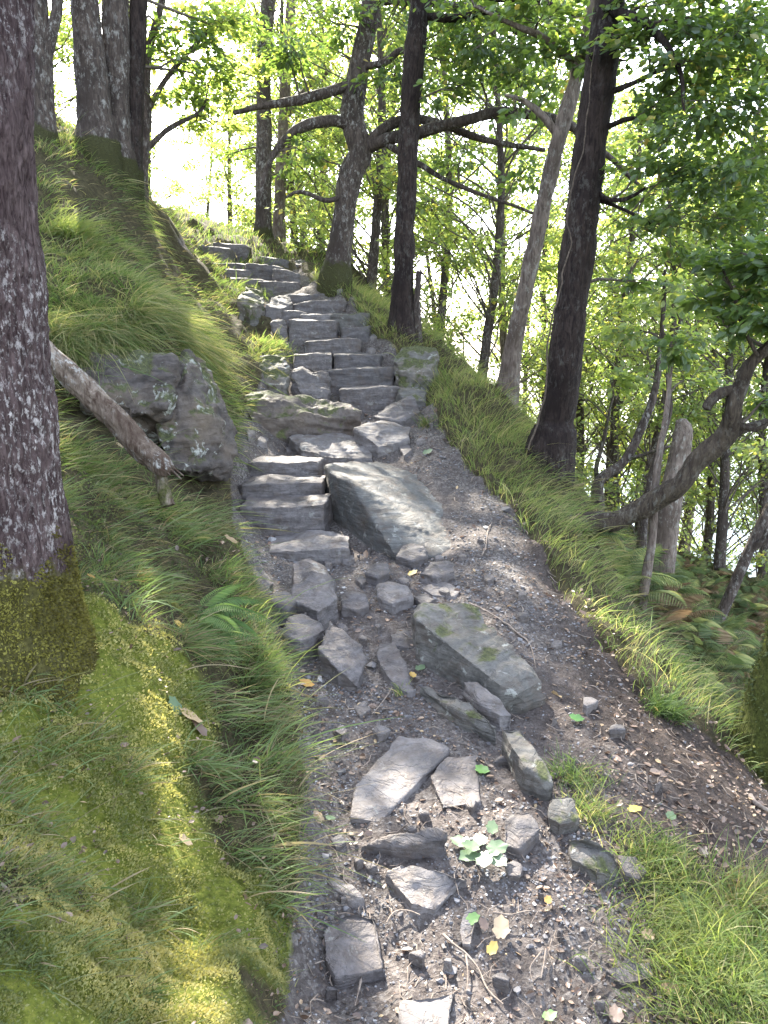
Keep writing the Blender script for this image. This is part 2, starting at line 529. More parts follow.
def mat_ground():
    m, nt, out = newmat("ground_soil"); b = NB(nt)
    v = b.coord()
    p = b.attr("path"); ms = b.attr("moss"); sl = b.attr("litter")
    n1 = b.noise(v, 2.2, 6, 0.65, 0.3); n2 = b.noise(v, 22, 6, 0.72, 0.3); n3 = b.noise(v, 110, 4, 0.75)
    soil = b.ramp(n2, [(0.30, (0.036, 0.029, 0.027)), (0.5, (0.085, 0.071, 0.067)), (0.72, (0.16, 0.14, 0.135))])
    grav = b.ramp(b.voro(v, 95, 'F1', "Color"), [(0.15, (0.055, 0.047, 0.043)), (0.5, (0.13, 0.115, 0.108)), (0.9, (0.30, 0.28, 0.265))])
    gm = b.ramp(b.math('ADD', b.math('MULTIPLY', n1, 0.6), b.math('MULTIPLY', n3, 0.4)), [(0.42, 0.0), (0.60, 0.75)])
    soil = b.mix(gm, soil, grav)
    bank = b.ramp(n2, [(0.3, (0.022, 0.016, 0.010)), (0.5, (0.052, 0.044, 0.022)), (0.7, (0.10, 0.085, 0.045))])
    moss = b.ramp(b.noise(v, 55, 5, 0.7), [(0.3, (0.045, 0.055, 0.008)), (0.5, (0.12, 0.14, 0.02)), (0.7, (0.21, 0.22, 0.04))])
    lit = b.ramp(b.voro(v, 26, 'F1', "Color"), [(0.1, (0.05, 0.035, 0.02)), (0.45, (0.06, 0.08, 0.025)), (0.8, (0.14, 0.095, 0.05))])
    bank = b.mix(b.math('MULTIPLY', sl, 0.85), bank, lit)
    bank = b.mix(ms, bank, moss)
    hm = b.attr('humus')
    soil = b.mix(b.math('MULTIPLY', hm, .8), soil, b.ramp(n2, [(0.3, (0.018, 0.012, 0.009)), (0.55, (0.050, 0.035, 0.028)), (0.75, (0.12, 0.085, 0.068))]))
    pe = b.ramp(b.math('ADD', p, b.math('MULTIPLY', b.math('SUBTRACT', n2, 0.5), 0.7)), [(0.42, 0.0), (0.58, 1.0)])
    col = b.mix(pe, bank, soil)
    h = b.math('ADD', b.math('MULTIPLY', n2, 0.5), b.math('MULTIPLY', n3, 0.5))
    nr = b.bump(h, 0.9, 0.022)
    nr = b.bump(b.voro(v, 95), 0.5, 0.006, nr)
    b.pbr(out, col, 0.92, nr, 0.2)
    return m

LEAFG = [(0.0, (0.048, 0.088, 0.028)), (0.35, (0.078, 0.135, 0.036)), (0.7, (0.115, 0.175, 0.045)), (0.93, (0.16, 0.20, 0.055)), (1.0, (0.25, 0.21, 0.06))]
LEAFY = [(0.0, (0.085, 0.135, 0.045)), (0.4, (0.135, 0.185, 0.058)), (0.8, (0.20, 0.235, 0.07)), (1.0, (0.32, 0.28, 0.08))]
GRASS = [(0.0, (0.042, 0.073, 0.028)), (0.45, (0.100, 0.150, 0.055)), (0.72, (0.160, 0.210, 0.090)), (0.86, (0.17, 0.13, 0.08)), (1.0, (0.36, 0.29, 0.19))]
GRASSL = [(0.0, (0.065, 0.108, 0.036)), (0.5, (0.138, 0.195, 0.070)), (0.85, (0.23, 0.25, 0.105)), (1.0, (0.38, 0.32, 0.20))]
G_ = 0.015
M = dict(
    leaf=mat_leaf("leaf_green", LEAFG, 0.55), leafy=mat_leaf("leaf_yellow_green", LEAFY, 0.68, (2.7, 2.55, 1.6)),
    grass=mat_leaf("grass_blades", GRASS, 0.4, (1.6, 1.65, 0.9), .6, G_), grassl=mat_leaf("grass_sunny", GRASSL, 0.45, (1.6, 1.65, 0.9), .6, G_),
    mossb=mat_leaf('moss_brown', [(0.0, (0.035, 0.024, 0.010)), (0.4, (0.085, 0.070, 0.020)), (0.75, (0.17, 0.155, 0.035)), (1.0, (0.26, 0.24, 0.06))], 0.25, (1.2, 1.2, 0.8), 0.7, 0.01),
    moss=mat_leaf("moss_tufts", [(0.0, (0.045, 0.060, 0.020)), (0.35, (0.105, 0.130, 0.042)), (0.6, (0.20, 0.205, 0.075)), (0.8, (0.31, 0.30, 0.11)), (1.0, (0.42, 0.37, 0.16))], 0.35, (1.6, 1.5, 0.9), 0.7, 0.02),
    fern=mat_leaf("fern_fronds", [(0.0, (0.05, 0.11, 0.03)), (0.5, (0.10, 0.18, 0.05)), (1.0, (0.16, 0.24, 0.07))], 0.4, (1.6, 1.6, 0.8), .6, .03),
    bracken=mat_leaf("bracken_fronds", [(0.0, (0.10, 0.15, 0.08)), (0.5, (0.20, 0.25, 0.13)), (0.8, (0.30, 0.33, 0.17)), (1.0, (0.38, 0.35, 0.20))], 0.45, (1.7, 1.6, 0.9), .6, .02),
    brackenb=mat_leaf("bracken_brown", [(0.0, (0.13, 0.09, 0.055)), (0.6, (0.23, 0.165, 0.10)), (1.0, (0.34, 0.28, 0.17))], 0.35, (1.6, 1.5, 1.3), .6, .02),
    pale=mat_leaf("pale_leaf", [(0.0, (0.07, 0.12, 0.05)), (1.0, (0.12, 0.175, 0.085))], 0.25, (1.1, 1.1, 0.8)),
    yleaf=mat_leaf("autumn_leaf", [(0.0, (0.42, 0.22, 0.05)), (1.0, (0.55, 0.40, 0.08))], 0.25, (1.1, 1.0, 0.8)),
    tleaf=mat_leaf("tan_leaf", [(0.0, (0.28, 0.19, 0.10)), (1.0, (0.40, 0.30, 0.19))], 0.2, (1.1, 1.0, 0.8)),
    gleaf=mat_leaf("fresh_leaf", [(0.0, (0.07, 0.20, 0.04)), (1.0, (0.18, 0.32, 0.08))], 0.3, (1.2, 1.2, 0.8)),
    litter=mat_leaf("leaf_litter", [(0.0, (0.07, 0.045, 0.03)), (0.5, (0.16, 0.10, 0.07)), (0.85, (0.30, 0.21, 0.15)), (1.0, (0.42, 0.30, 0.16))], 0.15, (1.1, 1, 0.9)),
    rock=mat_rock("slate_rock"), rockd=mat_rock("dark_rock", (0.125, 0.116, 0.12), (0.042, 0.038, 0.04), 0.12),
    rockl=mat_rock("pale_worn_rock", (0.20, 0.185, 0.185), (0.08, 0.072, 0.072), 0.2),
    rockg=mat_rock("green_grey_rock", (0.140, 0.140, 0.138), (0.052, 0.051, 0.050), 0.3, 0.0, 10.0),
    rockm=mat_rock("mossy_rock", (0.19, 0.18, 0.17), (0.06, 0.056, 0.052), 0.5, 0.65, 6, 0.4),
    rockm2=mat_rock("slightly_mossy_rock", (0.155, 0.148, 0.140), (0.05, 0.047, 0.043), 0.5, 0.22, 9),
    outcrop=mat_rock("lichen_outcrop", (0.13, 0.112, 0.105), (0.022, 0.018, 0.017), 0.85, 0.45, 4, 0.5, 6.5, .56),
    soil=mat_rock("soil_ledge", (0.13, 0.11, 0.10), (0.045, 0.036, 0.033), 0.05, 0.5, 3, 0.3),
    bark_near=mat_bark("bark_lichen", (0.150, 0.108, 0.106), (0.028, 0.015, 0.016), (0.48, 0.44, 0.43), 0.95, 2.3, (0.12, 0.11, 0.03), 75),
    bark=mat_bark("bark_grey", (0.115, 0.09, 0.078), (0.034, 0.026, 0.023), (0.34, 0.33, 0.31), 0.7),
    bark_dark=mat_bark("bark_dark", (0.050, 0.036, 0.031), (0.012, 0.008, 0.008), (0.2, 0.2, 0.18), 0.25),
    bark_pale=mat_bark("bark_pale", (0.26, 0.21, 0.18), (0.08, 0.06, 0.05), (0.42, 0.42, 0.38), 0.5),
    bark_moss=mat_bark("bark_mossy", (0.10, 0.08, 0.06), (0.03, 0.022, 0.018), (0.3, 0.3, 0.27), 0.3, 1.0, (0.085, 0.10, 0.02)),
    log=mat_bark("bark_log", (0.30, 0.245, 0.20), (0.06, 0.038, 0.028), (0.50, 0.50, 0.48), 0.8, 0.8, (0.10, 0.11, 0.03)),
    twig=mat_plain("twig_wood", [(0.35, (0.13, 0.10, 0.085)), (0.65, (0.30, 0.25, 0.21))], 40),
    branch=mat_plain("branch_wood", [(0.35, (0.06, 0.048, 0.04)), (0.65, (0.15, 0.125, 0.105))], 30),
    vine=mat_plain("ivy_stem", [(0.35, (0.05, 0.04, 0.03)), (0.65, (0.14, 0.11, 0.09))], 50),
    fungus=mat_plain("bracket_fungus", [(0.35, (0.40, 0.31, 0.22)), (0.65, (0.58, 0.49, 0.38))], 60),
    pebble=mat_attr("gravel", [(0.0, (0.06, 0.057, 0.06)), (0.5, (0.16, 0.155, 0.165)), (0.85, (0.28, 0.275, 0.29)), (1.0, (0.50, 0.49, 0.49))]),
    ground=mat_ground(),
)

# ------------------------------------------------------------------ ground sheet
def build_ground():
    rings = np.concatenate([[0.02, 0.2, 0.4, 0.55], np.geomspace(0.65, 13, 470), np.geomspace(13.6, 900, 90)])
    ang = np.concatenate([np.radians(np.arange(-42, 42, 0.26)), np.radians(np.arange(42, 318, 4))])
    A, Rr = np.meshgrid(ang, rings)
    X = Rr * np.sin(A); Y = Rr * np.cos(A)
    Z = H(X, Y)
    n, m = X.shape
    i = np.arange(n - 1)[:, None] * m
    j = np.arange(m)[None]; k = (j + 1) % m
    Fq = np.stack([i + j, i + k, i + m + k, i + m + j], -1).reshape(-1, 4)[:, ::-1]
    sd = path_sd(X, Y)
    mb = MB()
    far = sstep(1.6, 3.2, X + 0.12 * np.minimum(Y, 8) * 0) * 1.0
    far = np.maximum(far, sstep(12, 16, np.hypot(X, Y)))
    mb.add(np.stack([X, Y, Z], -1).reshape(-1, 3), Fq, path=sstep(-0.07, 0.05, sd).ravel(), moss=moss_mask(X, Y).ravel(), litter=far.ravel(), humus=sstep(.15, .65, X - .13 * np.abs(Y - 2) - .25 + .15 * fbm(np.stack([X * 3, Y * 3, X * 0], -1), 2, 5)).ravel())
    o = mb.build("ground", M['ground'])
    o["kind"] = "structure"; o["label"] = "rough hillside with a stony dirt path climbing between grassy banks"
    # lake far below
    lb = MB()
    a = np.linspace(0, 2 * np.pi, 64, endpoint=False)
    lb.add(np.stack([5000 * np.cos(a), 5000 * np.sin(a), np.full(64, -24.0)], -1).tolist() + [[0, 0, -24.0]], [[q, (q + 1) % 64, 64] for q in range(64)])
    m_, nt, out = newmat("lake_water"); b = NB(nt)
    b.pbr(out, (0.02, 0.04, 0.05), 0.08, b.bump(b.noise(b.coord(), 0.8, 4), 0.2, 0.3), 0.5)
    o = lb.build("water", m_); o["kind"] = "structure"; o["label"] = "bright lake surface glimpsed below through the trees"
build_ground()

# ------------------------------------------------------------------ rocks
ROCKS = []
def rock(label, tops, bottoms, mat='rock', amp=0.012, seed=0, vox=None, cat="rock", name="rock", bev=0.0, group=None, strat=0.35, tilt=(0.2, 0.1, 1.0)):
    bm = bmesh.new()
    for p in list(tops) + list(bottoms):
        bm.verts.new([float(c) for c in p])
    bm.verts.ensure_lookup_table()
    res = bmesh.ops.convex_hull(bm, input=bm.verts[:])
    junk = [g for g in res['geom_interior'] if isinstance(g, bmesh.types.BMVert)]
    bmesh.ops.delete(bm, geom=list(set(junk)), context='VERTS')
    for v in [v for v in bm.verts if not v.link_faces]: bm.verts.remove(v)
    me = bpy.data.meshes.new(name)
    bm.to_mesh(me); bm.free()
    o = bpy.data.objects.new(name, me); COL.objects.link(o)
    P = np.array([list(t) for t in tops])
    c = P.mean(0)
    d = float(np.linalg.norm(c - CAM))
    if vox is None: vox = max(0.005, 0.0017 * d)
    md = o.modifiers.new("r", 'REMESH'); md.mode = 'VOXEL'; md.voxel_size = vox; md.use_smooth_shade = True
    dg = bpy.context.evaluated_depsgraph_get()
    m2 = bpy.data.meshes.new_from_object(o.evaluated_get(dg))
    o.modifiers.clear(); o.data = m2; bpy.data.meshes.remove(me); m2.name = name
    n = len(m2.vertices)
    co = np.empty(n * 3, np.float32); m2.vertices.foreach_get("co", co); co = co.reshape(-1, 3).astype(float)
    nr = np.empty(n * 3, np.float32); m2.vertices.foreach_get("normal", nr); nr = nr.reshape(-1, 3).astype(float)
    t = norm(np.array(tilt))
    lay = co @ t
    q = co * 1.0
    dsp = fbm(q * 5, 2, seed + 1) * 1.0
    # faceted chips and bedding ledges
    cell = np.abs(fbm(q * 9, 3, seed + 4))
    led = fbm(np.stack([lay * 26 + 0.8 * fbm(q * 4, 2, seed), q[:, 0] * 2.2, q[:, 1] * 2.2], -1), 2, seed + 9)
    dsp = dsp * amp * 1.3 - cell * amp * 1.1 + led * amp * strat * 1.6 + fbm(q * 40, 2, seed + 6) * amp * 0.16
    co = co + nr * dsp[:, None]
    m2.vertices.foreach_set("co", co.astype(np.float32).ravel())
    m2.polygons.foreach_set("use_smooth", np.ones(len(m2.polygons), bool))
    m2.transform(Matrix.Translation(-Vector(c)))
    o.location = Vector(c)
    m2.materials.clear(); m2.materials.append(M[mat])
    m2.update()
    tag(o, label, cat, group)
    ROCKS.append(o)
    return o

def flat(label, poly, h=0.04, down=0.14, grow=1.10, mat='rock', amp=0.010, seed=0, name="rock", cat="rock", **k):
    """stone set in the ground: its top outline, height above the ground (one or one per corner)"""
    hs = h if isinstance(h, (list, tuple)) else [h * .6] * len(poly)
    T = np.array([hit(p[0], p[1], hh) for p, hh in zip(poly, hs)])
    c = T.mean(0)
    Bt = c + (T - c) * grow; Bt[:, 2] = T[:, 2] - down - np.maximum(0, np.array(hs))
    return rock(label, T, Bt, mat, amp, seed, name=name, cat=cat, **k)

def step(label, xl, xr, pyl, pyr, pyb, Y, depth=0.34, mat='rock', seed=0, amp=0.009, skew=0.0, rise=0.01, **k):
    """a riser stone: front top edge from (xl,pyl) to (xr,pyr), foot at pyb"""
    rr = random.Random(seed + 5)
    if Y > 6.7: xl, xr = xl - 4, xr + 4
    L = W(xl, pyl, Y + skew); Rt = W(xr, pyr, Y - skew)
    hgt = max(0.06, (pyb - (pyl + pyr) / 2) / F_PX * Y * 1.03) + 0.10
    wd = np.linalg.norm(Rt - L)
    fr = []
    for u, dy, dz in ((0, .022, -.012), (.06, .004, -.002), (.33, -.008, 0), (.62, -.012, 0), (.94, .006, -.003), (1, .028, -.016)):
        fr.append(L * (1 - u) + Rt * u + np.array([rr.uniform(-.012, .012), dy + rr.uniform(-.022, .022), dz * wd * 1.6 + rr.uniform(-.008, .008)]))
    T = list(fr)
    for q in (fr[0], fr[2], fr[3], fr[5]):
        T.append(q + np.array([rr.uniform(-.03, .03), depth * rr.uniform(.8, 1.1), rise + rr.uniform(-.012, .012)]))
    Bt = [q + np.array([rr.uniform(-.02, .02), rr.uniform(-.035, .01), -hgt]) for q in fr] + [q + np.array([0, 0, -hgt]) for q in T[6:]]
    return rock(label, T, Bt, mat, amp, seed, name="step_stone", cat="stone step", group=k.pop('group', "rough stone steps climbing the path"), **k)

S = step
# lowest flight
S("lowest step of the path, a pale slab right above the cluster of angular boulders", 262, 348, 551, 547, 562, 3.98, 0.38, 'rockl', 1, skew=0.02)
S("second lowest stone step, a tall rough riser left of the great tilted slab", 239, 326, 507, 503, 534, 4.38, 0.3, 'rock', 2)
S("third stone step from the bottom, a low long block left of the great tilted slab", 236, 323, 484, 481, 500, 4.68, 0.28, 'rock', 3)
S("fourth stone step from the bottom, a squarish block at the head of the lowest flight", 247, 320, 462, 461, 479, 4.98, 0.3, 'rock', 4)
# middle flight
S("wide flat step with a sharp pointed lower corner, left of the two leaning slabs", 338, 402, 389, 387, 405, 6.55, 0.34, 'rock', 5, skew=0.03)
S("long low step half buried in soil just above the wide pointed step", 330, 392, 369, 368, 384, 6.88, 0.3, 'rockd', 6)
S("small rounded riser on the left of the split step", 297, 327, 354, 354, 367, 7.15, 0.25, 'rock', 7)
S("thin dark riser on the right of the split step", 338, 376, 354, 355, 366, 7.15, 0.25, 'rockd', 8)
S("smooth low step just below the tallest square riser block", 307, 358, 340, 339, 353, 7.45, 0.3, 'rock', 9)
S("tallest square riser block, midway up the upper flight", 291, 335, 319, 321, 341, 7.75, 0.32, 'rock', 10)
S("brown leaning riser at the right side near the yellow fallen leaves", 345, 366, 328, 326, 338, 7.65, 0.25, 'rockd', 11)
S("flat mossy capstone at the right side of the upper flight", 334, 364, 314, 313, 327, 7.95, 0.3, 'rockm2', 12)
S("pale thin tread stone behind the tallest square riser block", 304, 333, 314, 315, 321, 8.0, 0.2, 'rockl', 13)
S("narrow left tread stone behind the tallest square riser block", 277, 303, 309, 311, 318, 8.1, 0.25, 'rock', 14)
S("broad riser across the right half of the upper flight", 294, 342, 303, 300, 312, 8.35, 0.3, 'rock', 15)
S("small square block centred in the narrow upper flight", 290, 309, 294, 294, 301, 8.7, 0.22, 'rockd', 16)
S("tilted little block on the right of the narrow upper flight", 311, 328, 295, 292, 301, 8.7, 0.22, 'rockd', 17)
S("long shadowed riser on the left of the topmost flight", 232, 262, 277, 280, 288, 9.3, 0.3, 'rock', 18)
S("long shadowed riser on the right of the topmost flight", 260, 297, 280, 283, 291, 9.2, 0.3, 'rock', 19)
S("wide dark slab step ending the climb on the left, below the crest stones", 207, 246, 262, 264, 273, 10.0, 0.35, 'rockd', 20)
S("small pale block tucked under the wide dark slab step", 228, 248, 269, 270, 277, 9.75, 0.2, 'rock', 21)
S("square block at the right end of the uppermost step", 248, 279, 263, 266, 277, 9.8, 0.3, 'rockd', 22)
S("upright thin stone at the right rim of the uppermost step", 277, 295, 268, 273, 283, 9.6, 0.25, 'rock', 23)
S("flat stone on the crest at the far left of the stairs", 180, 201, 241, 244, 252, 10.7, 0.3, 'rock', 24)
S("crest stone with a pale flat top beside the leftmost one", 200, 224, 245, 248, 258, 10.5, 0.3, 'rock', 25)
S("broad low slab on the skyline behind the peaked crest stone", 236, 262, 249, 251, 260, 11.1, 0.35, 'rockd', 27)
S("blunt crest stone half sunk in grass right of the skyline slab", 262, 284, 256, 260, 268, 10.7, 0.3, 'rockd', 28)
S("peaked crest stone highest on the stairs", 217, 243, 241, 245, 255, 10.9, 0.3, 'rock', 26)

# great slab
B_ = lambda T, d: [np.array([p[0], p[1], p[2] - d]) for p in T]
T = [W(325, 460, 4.95), W(348, 456, 5.3), W(380, 458, 5.45), W(425, 470, 5.25), W(446, 505, 4.65), W(457, 541, 4.12), W(436, 553, 3.98), W(393, 547, 3.98),
     W(362, 500, 4.3), W(352, 478, 4.45), W(330, 468, 4.7)]
T = [p - np.array([0, 0, .03]) for p in T]
rock("great tilted slab of grey rock filling the middle of the path beside the low steps", T, B_(T, 0.35), 'rockg', 0.007, 31, vox=0.012, tilt=(0.25, 0.35, 1.0))
T = [W(287, 436, 5.75), W(310, 429, 6.1), W(350, 432, 6.1), W(376, 446, 5.7), W(372, 457, 5.45), W(335, 457, 5.4), W(300, 449, 5.5)]
rock("worn wavy bedrock ledge lit by sun above the great tilted slab", T, B_(T, 0.25), 'rockl', 0.016, 32, tilt=(0.1, 0.5, 1.0))
T = [W(300, 398, 6.35), W(291, 372, 6.5), W(302, 366, 6.8), W(331, 369, 6.75), W(331, 394, 6.45), W(318, 398, 6.35)]
rock("bulky brownish boulder jutting from the left beside the pointed step", T, B_(T, 0.25), 'rock', 0.02, 33)
T = [W(254, 362, 6.6), W(262, 351, 6.8), W(285, 358, 6.7), W(291, 372, 6.5), W(285, 385, 6.35), W(262, 384, 6.4)]
rock("moss-capped boulder with grass on it at the left of the middle steps", T, B_(T, 0.25), 'rockm', 0.02, 34)
T = [W(238, 398, 5.9), W(262, 391, 6.2), W(300, 395, 6.2), W(345, 402, 6.2), W(362, 411, 6.05), W(345, 417, 5.95), W(300, 414, 5.85), W(250, 417, 5.7)]
rock("long rounded earthy ledge crossing the path above the bedrock", T, B_(T, 0.25), 'soil', 0.022, 35)
T = [W(395, 389, 6.45), W(414, 385, 6.6), W(427, 390, 6.5), W(427, 401, 6.35), W(405, 399, 6.35)]
rock("small mossy block behind the leaning wedge at the right of the middle steps", T, B_(T, 0.2), 'rockm2', 0.012, 36)
T = [W(372, 416, 5.95), W(384, 405, 6.15), W(413, 394, 6.25), W(422, 411, 6.05), W(404, 421, 5.95), W(380, 419, 5.92)]
rock("leaning wedge-shaped slab at the right edge below the middle steps", T, B_(T, 0.2), 'rock', 0.012, 37)
T = [W(353, 427, 5.75), W(384, 420, 5.95), W(412, 427, 5.8), W(408, 440, 5.6), W(378, 446, 5.5)]
rock("pale pointed slab right under the leaning wedge", T, B_(T, 0.2), 'rockl', 0.012, 38)
flat("small grey stone under the pale pointed slab", [(395, 442), (408, 438), (414, 447), (404, 455)], 0.06, mat='rock', seed=39)
T = [W(393, 358, 6.95), W(405, 347, 7.2), W(435, 346, 7.2), W(439, 357, 7.0), W(428, 372, 6.8), W(400, 372, 6.8)]
rock("dark mossy boulder in the grass on the right below the thin snag", T, B_(T, 0.25), 'rockm', 0.02, 40)
T = [W(270, 322, 7.75), W(278, 317, 7.9), W(289, 318, 7.9), W(288, 334, 7.7), W(274, 333, 7.7)]
rock("rounded block against the left flank of the tallest riser", T, B_(T, 0.2), 'rock', 0.014, 41)
T = [W(265, 305, 8.1), W(272, 297, 8.35), W(290, 294, 8.5), W(294, 303, 8.3), W(280, 309, 8.05)]
rock("pale squat boulder at the left of the narrow upper flight", T, B_(T, 0.2), 'rockl', 0.014, 42)
T = [W(236, 300, 7.9), W(246, 284, 8.3), W(262, 288, 8.4), W(266, 302, 8.1), W(250, 310, 7.8)]
rock("dark mossy boulder bulging from the left bank beside the upper flight", T, B_(T, 0.25), 'rockm', 0.02, 43)

# the outcrop in the left bank
T = [W(74, 372, 4.0), W(88, 356, 4.15), W(140, 354, 4.3), W(172, 362, 4.3), W(168, 402, 4.1), W(130, 418, 3.95), W(85, 405, 3.9)]
Bt = [W(95, 420, 4.35), W(165, 440, 4.35), W(120, 440, 4.4), W(120, 360, 5.2)]
rock("dark overhanging rock under the grassy hummock above the fallen log", T, Bt, 'outcrop', 0.045, 44, strat=.15, vox=0.014, cat="rock")
T = [W(150, 405, 4.2), W(185, 385, 4.25), W(188, 345, 4.75), W(205, 358, 4.8), W(228, 398, 4.75), W(238, 424, 4.6), W(233, 462, 4.4), W(205, 478, 4.15), W(165, 470, 4.05), W(215, 425, 4.3)]
Bt = [W(170, 480, 4.25), W(230, 480, 4.5), W(190, 400, 5.3), W(230, 440, 5.2)]
rock("big lichen-spotted outcrop jutting from the left bank beside the low steps", T, Bt, 'outcrop', 0.034, 45, vox=0.013, strat=0.2)

# boulders and stones of the path
def bold(label, front, back, hf, hb, seed, mat='rock', down=0.16, amp=0.012, **k):
    return flat(label, front + back, [*(hf if isinstance(hf, list) else [hf] * len(front)), *(hb if isinstance(hb, list) else [hb] * len(back))], down, 1.06, mat, amp, seed, **k)
bold("tallest pointed boulder of the cluster right below the lowest step", [(292, 600), (318, 612), (337, 600)], [(335, 573), (312, 556), (292, 562)], [.10, .12, .10], [.16, .19, .15], 51)
bold("square dark block at the left of the pointed boulder", [(267, 602), (285, 607), (303, 597)], [(300, 590), (285, 591), (268, 595)], [.08, .1, .1], .10, 52, 'rockd')
bold("chunky flat-topped boulder in front of the square dark block", [(283, 634), (300, 640), (326, 630)], [(320, 618), (305, 611), (290, 618)], [.09, .11, .10], .12, 53)
bold("upright wedge boulder with a bluish slanting face, lowest of the cluster", [(318, 648), (336, 668), (360, 688), (366, 660)], [(362, 643), (346, 628), (329, 619)], [.12, .09, .03, .06], [.09, .12, .15], 54, 'rock')
bold("small squarish stone right of the pointed boulder", [(342, 606), (356, 610), (370, 606)], [(366, 597), (352, 592), (340, 595)], .05, .06, 55)
bold("little block alone in the gravel below the great slab", [(364, 573), (378, 577), (390, 572)], [(388, 564), (374, 563)], .05, .06, 56, 'rockd')
bold("pale cubic stone with a bright top in the centre of the path", [(379, 597), (392, 604), (413, 597)], [(406, 587), (390, 583), (378, 586)], [.05, .06, .05], .06, 57, 'rockl')
bold("dark angular stone touching the foot of the great slab", [(396, 556), (412, 561), (427, 556)], [(424, 547), (404, 543)], .05, .07, 58, 'rockd')
bold("rounded grooved stone right of the foot of the great slab", [(418, 572), (437, 577), (456, 570)], [(450, 562), (430, 560)], .05, .06, 59)
flat("smooth dark flat stone sunk in the gravel above the long flat one", [(384, 622), (402, 618), (419, 640), (414, 648), (394, 645)], 0.02, mat='rockd', seed=60)
flat("long narrow flat stone pointing down the path", [(379, 644), (394, 641), (408, 662), (416, 688), (407, 693), (388, 678), (377, 660)], [.04, .05, .05, .03, .02, .03, .03], mat='rock', seed=61)
flat("little dark stone left of the great slanting boulder", [(413, 596), (426, 592), (434, 600), (424, 606)], 0.04, mat='rockd', seed=62)
flat("thin brown stone leaning on the left bank beside the lowest step", [(252, 562), (258, 558), (273, 582), (268, 590), (256, 576)], [.06, .06, .03, .03, .05], mat='rockd', seed=63)
flat("flat pale stone half buried above the great slanting boulder", [(420, 586), (445, 580), (462, 590), (455, 596), (432, 594)], 0.025, mat='rockl', seed=64)
flat("tiny loose stone between the pale cube and the great slanting boulder", [(355, 578), (362, 573), (368, 579), (362, 585)], 0.03, mat='rockd', seed=85, amp=.006)
# great slanting boulder
T = [hit(413, 611, .12), hit(423, 603, .15), hit(457, 603, .14), hit(476, 609, .12), hit(512, 646, .12), hit(530, 674, .09), hit(547, 697, .03), hit(528, 703, .04), hit(500, 685, .12),
     hit(490, 668, .12), hit(452, 640, .15), hit(416, 619, .18)]
rock("great slanting boulder with layered face on the right half of the path", T, B_(T, 0.28), 'rockm2', 0.009, 65, strat=0.8, tilt=(-0.55, 0.5, 0.7))
T = [hit(420, 687, .02), hit(447, 692, .07), hit(470, 700, .09), hit(499, 727, .07), hit(492, 731, .05), hit(462, 712, .07), hit(440, 702, .05)]
rock("low jagged ridge stone beneath the great slanting boulder", T, B_(T, 0.15), 'rockm2', 0.012, 66, strat=0.8)
T = [hit(463, 682, .06), hit(474, 683, .08), hit(500, 700, .09), hit(514, 716, .05), hit(500, 716, .06), hit(478, 701, .08)]
rock("thin pale fin of rock beside the low jagged ridge stone", T, B_(T, 0.15), 'rockl', 0.010, 67, strat=0.8)
T = [hit(501, 728, .10), hit(520, 727, .10), hit(537, 748, .10), hit(557, 785, .07), hit(548, 792, .05), hit(527, 768, .10), hit(510, 745, .12)]
rock("narrow moss-edged slab standing on edge at the right of the path", T, B_(T, 0.2), 'rockm2', 0.012, 68, strat=0.6)
flat("curved pale flat stone, largest of the paving in the lower path", [(399, 736), (425, 738), (449, 747), (447, 753), (416, 764), (400, 788), (380, 822), (349, 817), (356, 785), (379, 762)], 0.03, mat='rockl', seed=69, amp=0.008)
flat("cracked grey flat stone right of the curved pale one", [(429, 774), (447, 755), (476, 756), (481, 802), (463, 804), (442, 807)], 0.03, mat='rock', seed=70)
flat("low riser stone with a straight top edge below the curved pale one", [(357, 846), (395, 834), (436, 827), (447, 832), (446, 840), (400, 848)], [.02, .05, .07, .07, .06, .04], mat='rockd', seed=71)
flat("rough bluish flat stone directly below the low riser stone", [(384, 872), (401, 863), (440, 867), (470, 873), (458, 890), (436, 911), (410, 904), (396, 888)], [.03, .04, .04, .02, .02, .02, .03, .03], mat='rockl', seed=72, amp=0.014)
flat("square dark flat stone at the bottom left of the path", [(322, 928), (344, 909), (378, 912), (383, 940), (388, 970), (335, 976), (323, 958)], 0.045, mat='rock', seed=73, amp=0.009)
flat("sliver of stone half buried above the square dark one", [(322, 873), (333, 870), (352, 884), (362, 900), (350, 902), (332, 887)], 0.02, mat='rockl', seed=74)
flat("broken slab cut by the bottom edge of the photo", [(397, 998), (425, 995), (457, 988), (450, 1030), (402, 1034)], 0.05, mat='rockl', seed=75)
flat("slim upright stone beside the green leaf low on the path", [(457, 928), (463, 910), (471, 903), (478, 908), (473, 944), (461, 945)], 0.03, mat='rockl', seed=76, amp=0.006)
bold("dark block beside the pale leafy rosette", [(501, 845), (520, 850), (535, 842)], [(541, 828), (530, 808), (504, 818)], .03, .05, 77, 'rockd')
flat("small flat stone just under the pale leafy rosette", [(504, 864), (515, 858), (523, 866), (520, 877), (507, 875)], 0.02, mat='rock', seed=78, amp=.006)
bold("weathered triangular rock at the edge of the bright grass tuft", [(568, 858), (598, 872), (628, 880)], [(618, 852), (602, 836), (584, 829), (566, 836)], [.04, .05, .03], [.06, .08, .08, .05], 79, 'rockm2')
flat("small grey rock tucked into the bright grass tuft", [(618, 855), (636, 856), (651, 870), (640, 880), (624, 872)], 0.06, mat='rock', seed=80)
bold("rounded rock between the narrow mossy slab and the triangular rock", [(546, 817), (560, 824), (580, 818)], [(578, 800), (567, 791), (549, 798)], .05, .07, 81, 'rockm2')
flat("worn flat rock at the lower right beside the long grass", [(603, 968), (628, 959), (652, 960), (656, 976), (622, 986)], 0.03, mat='rockd', seed=82)
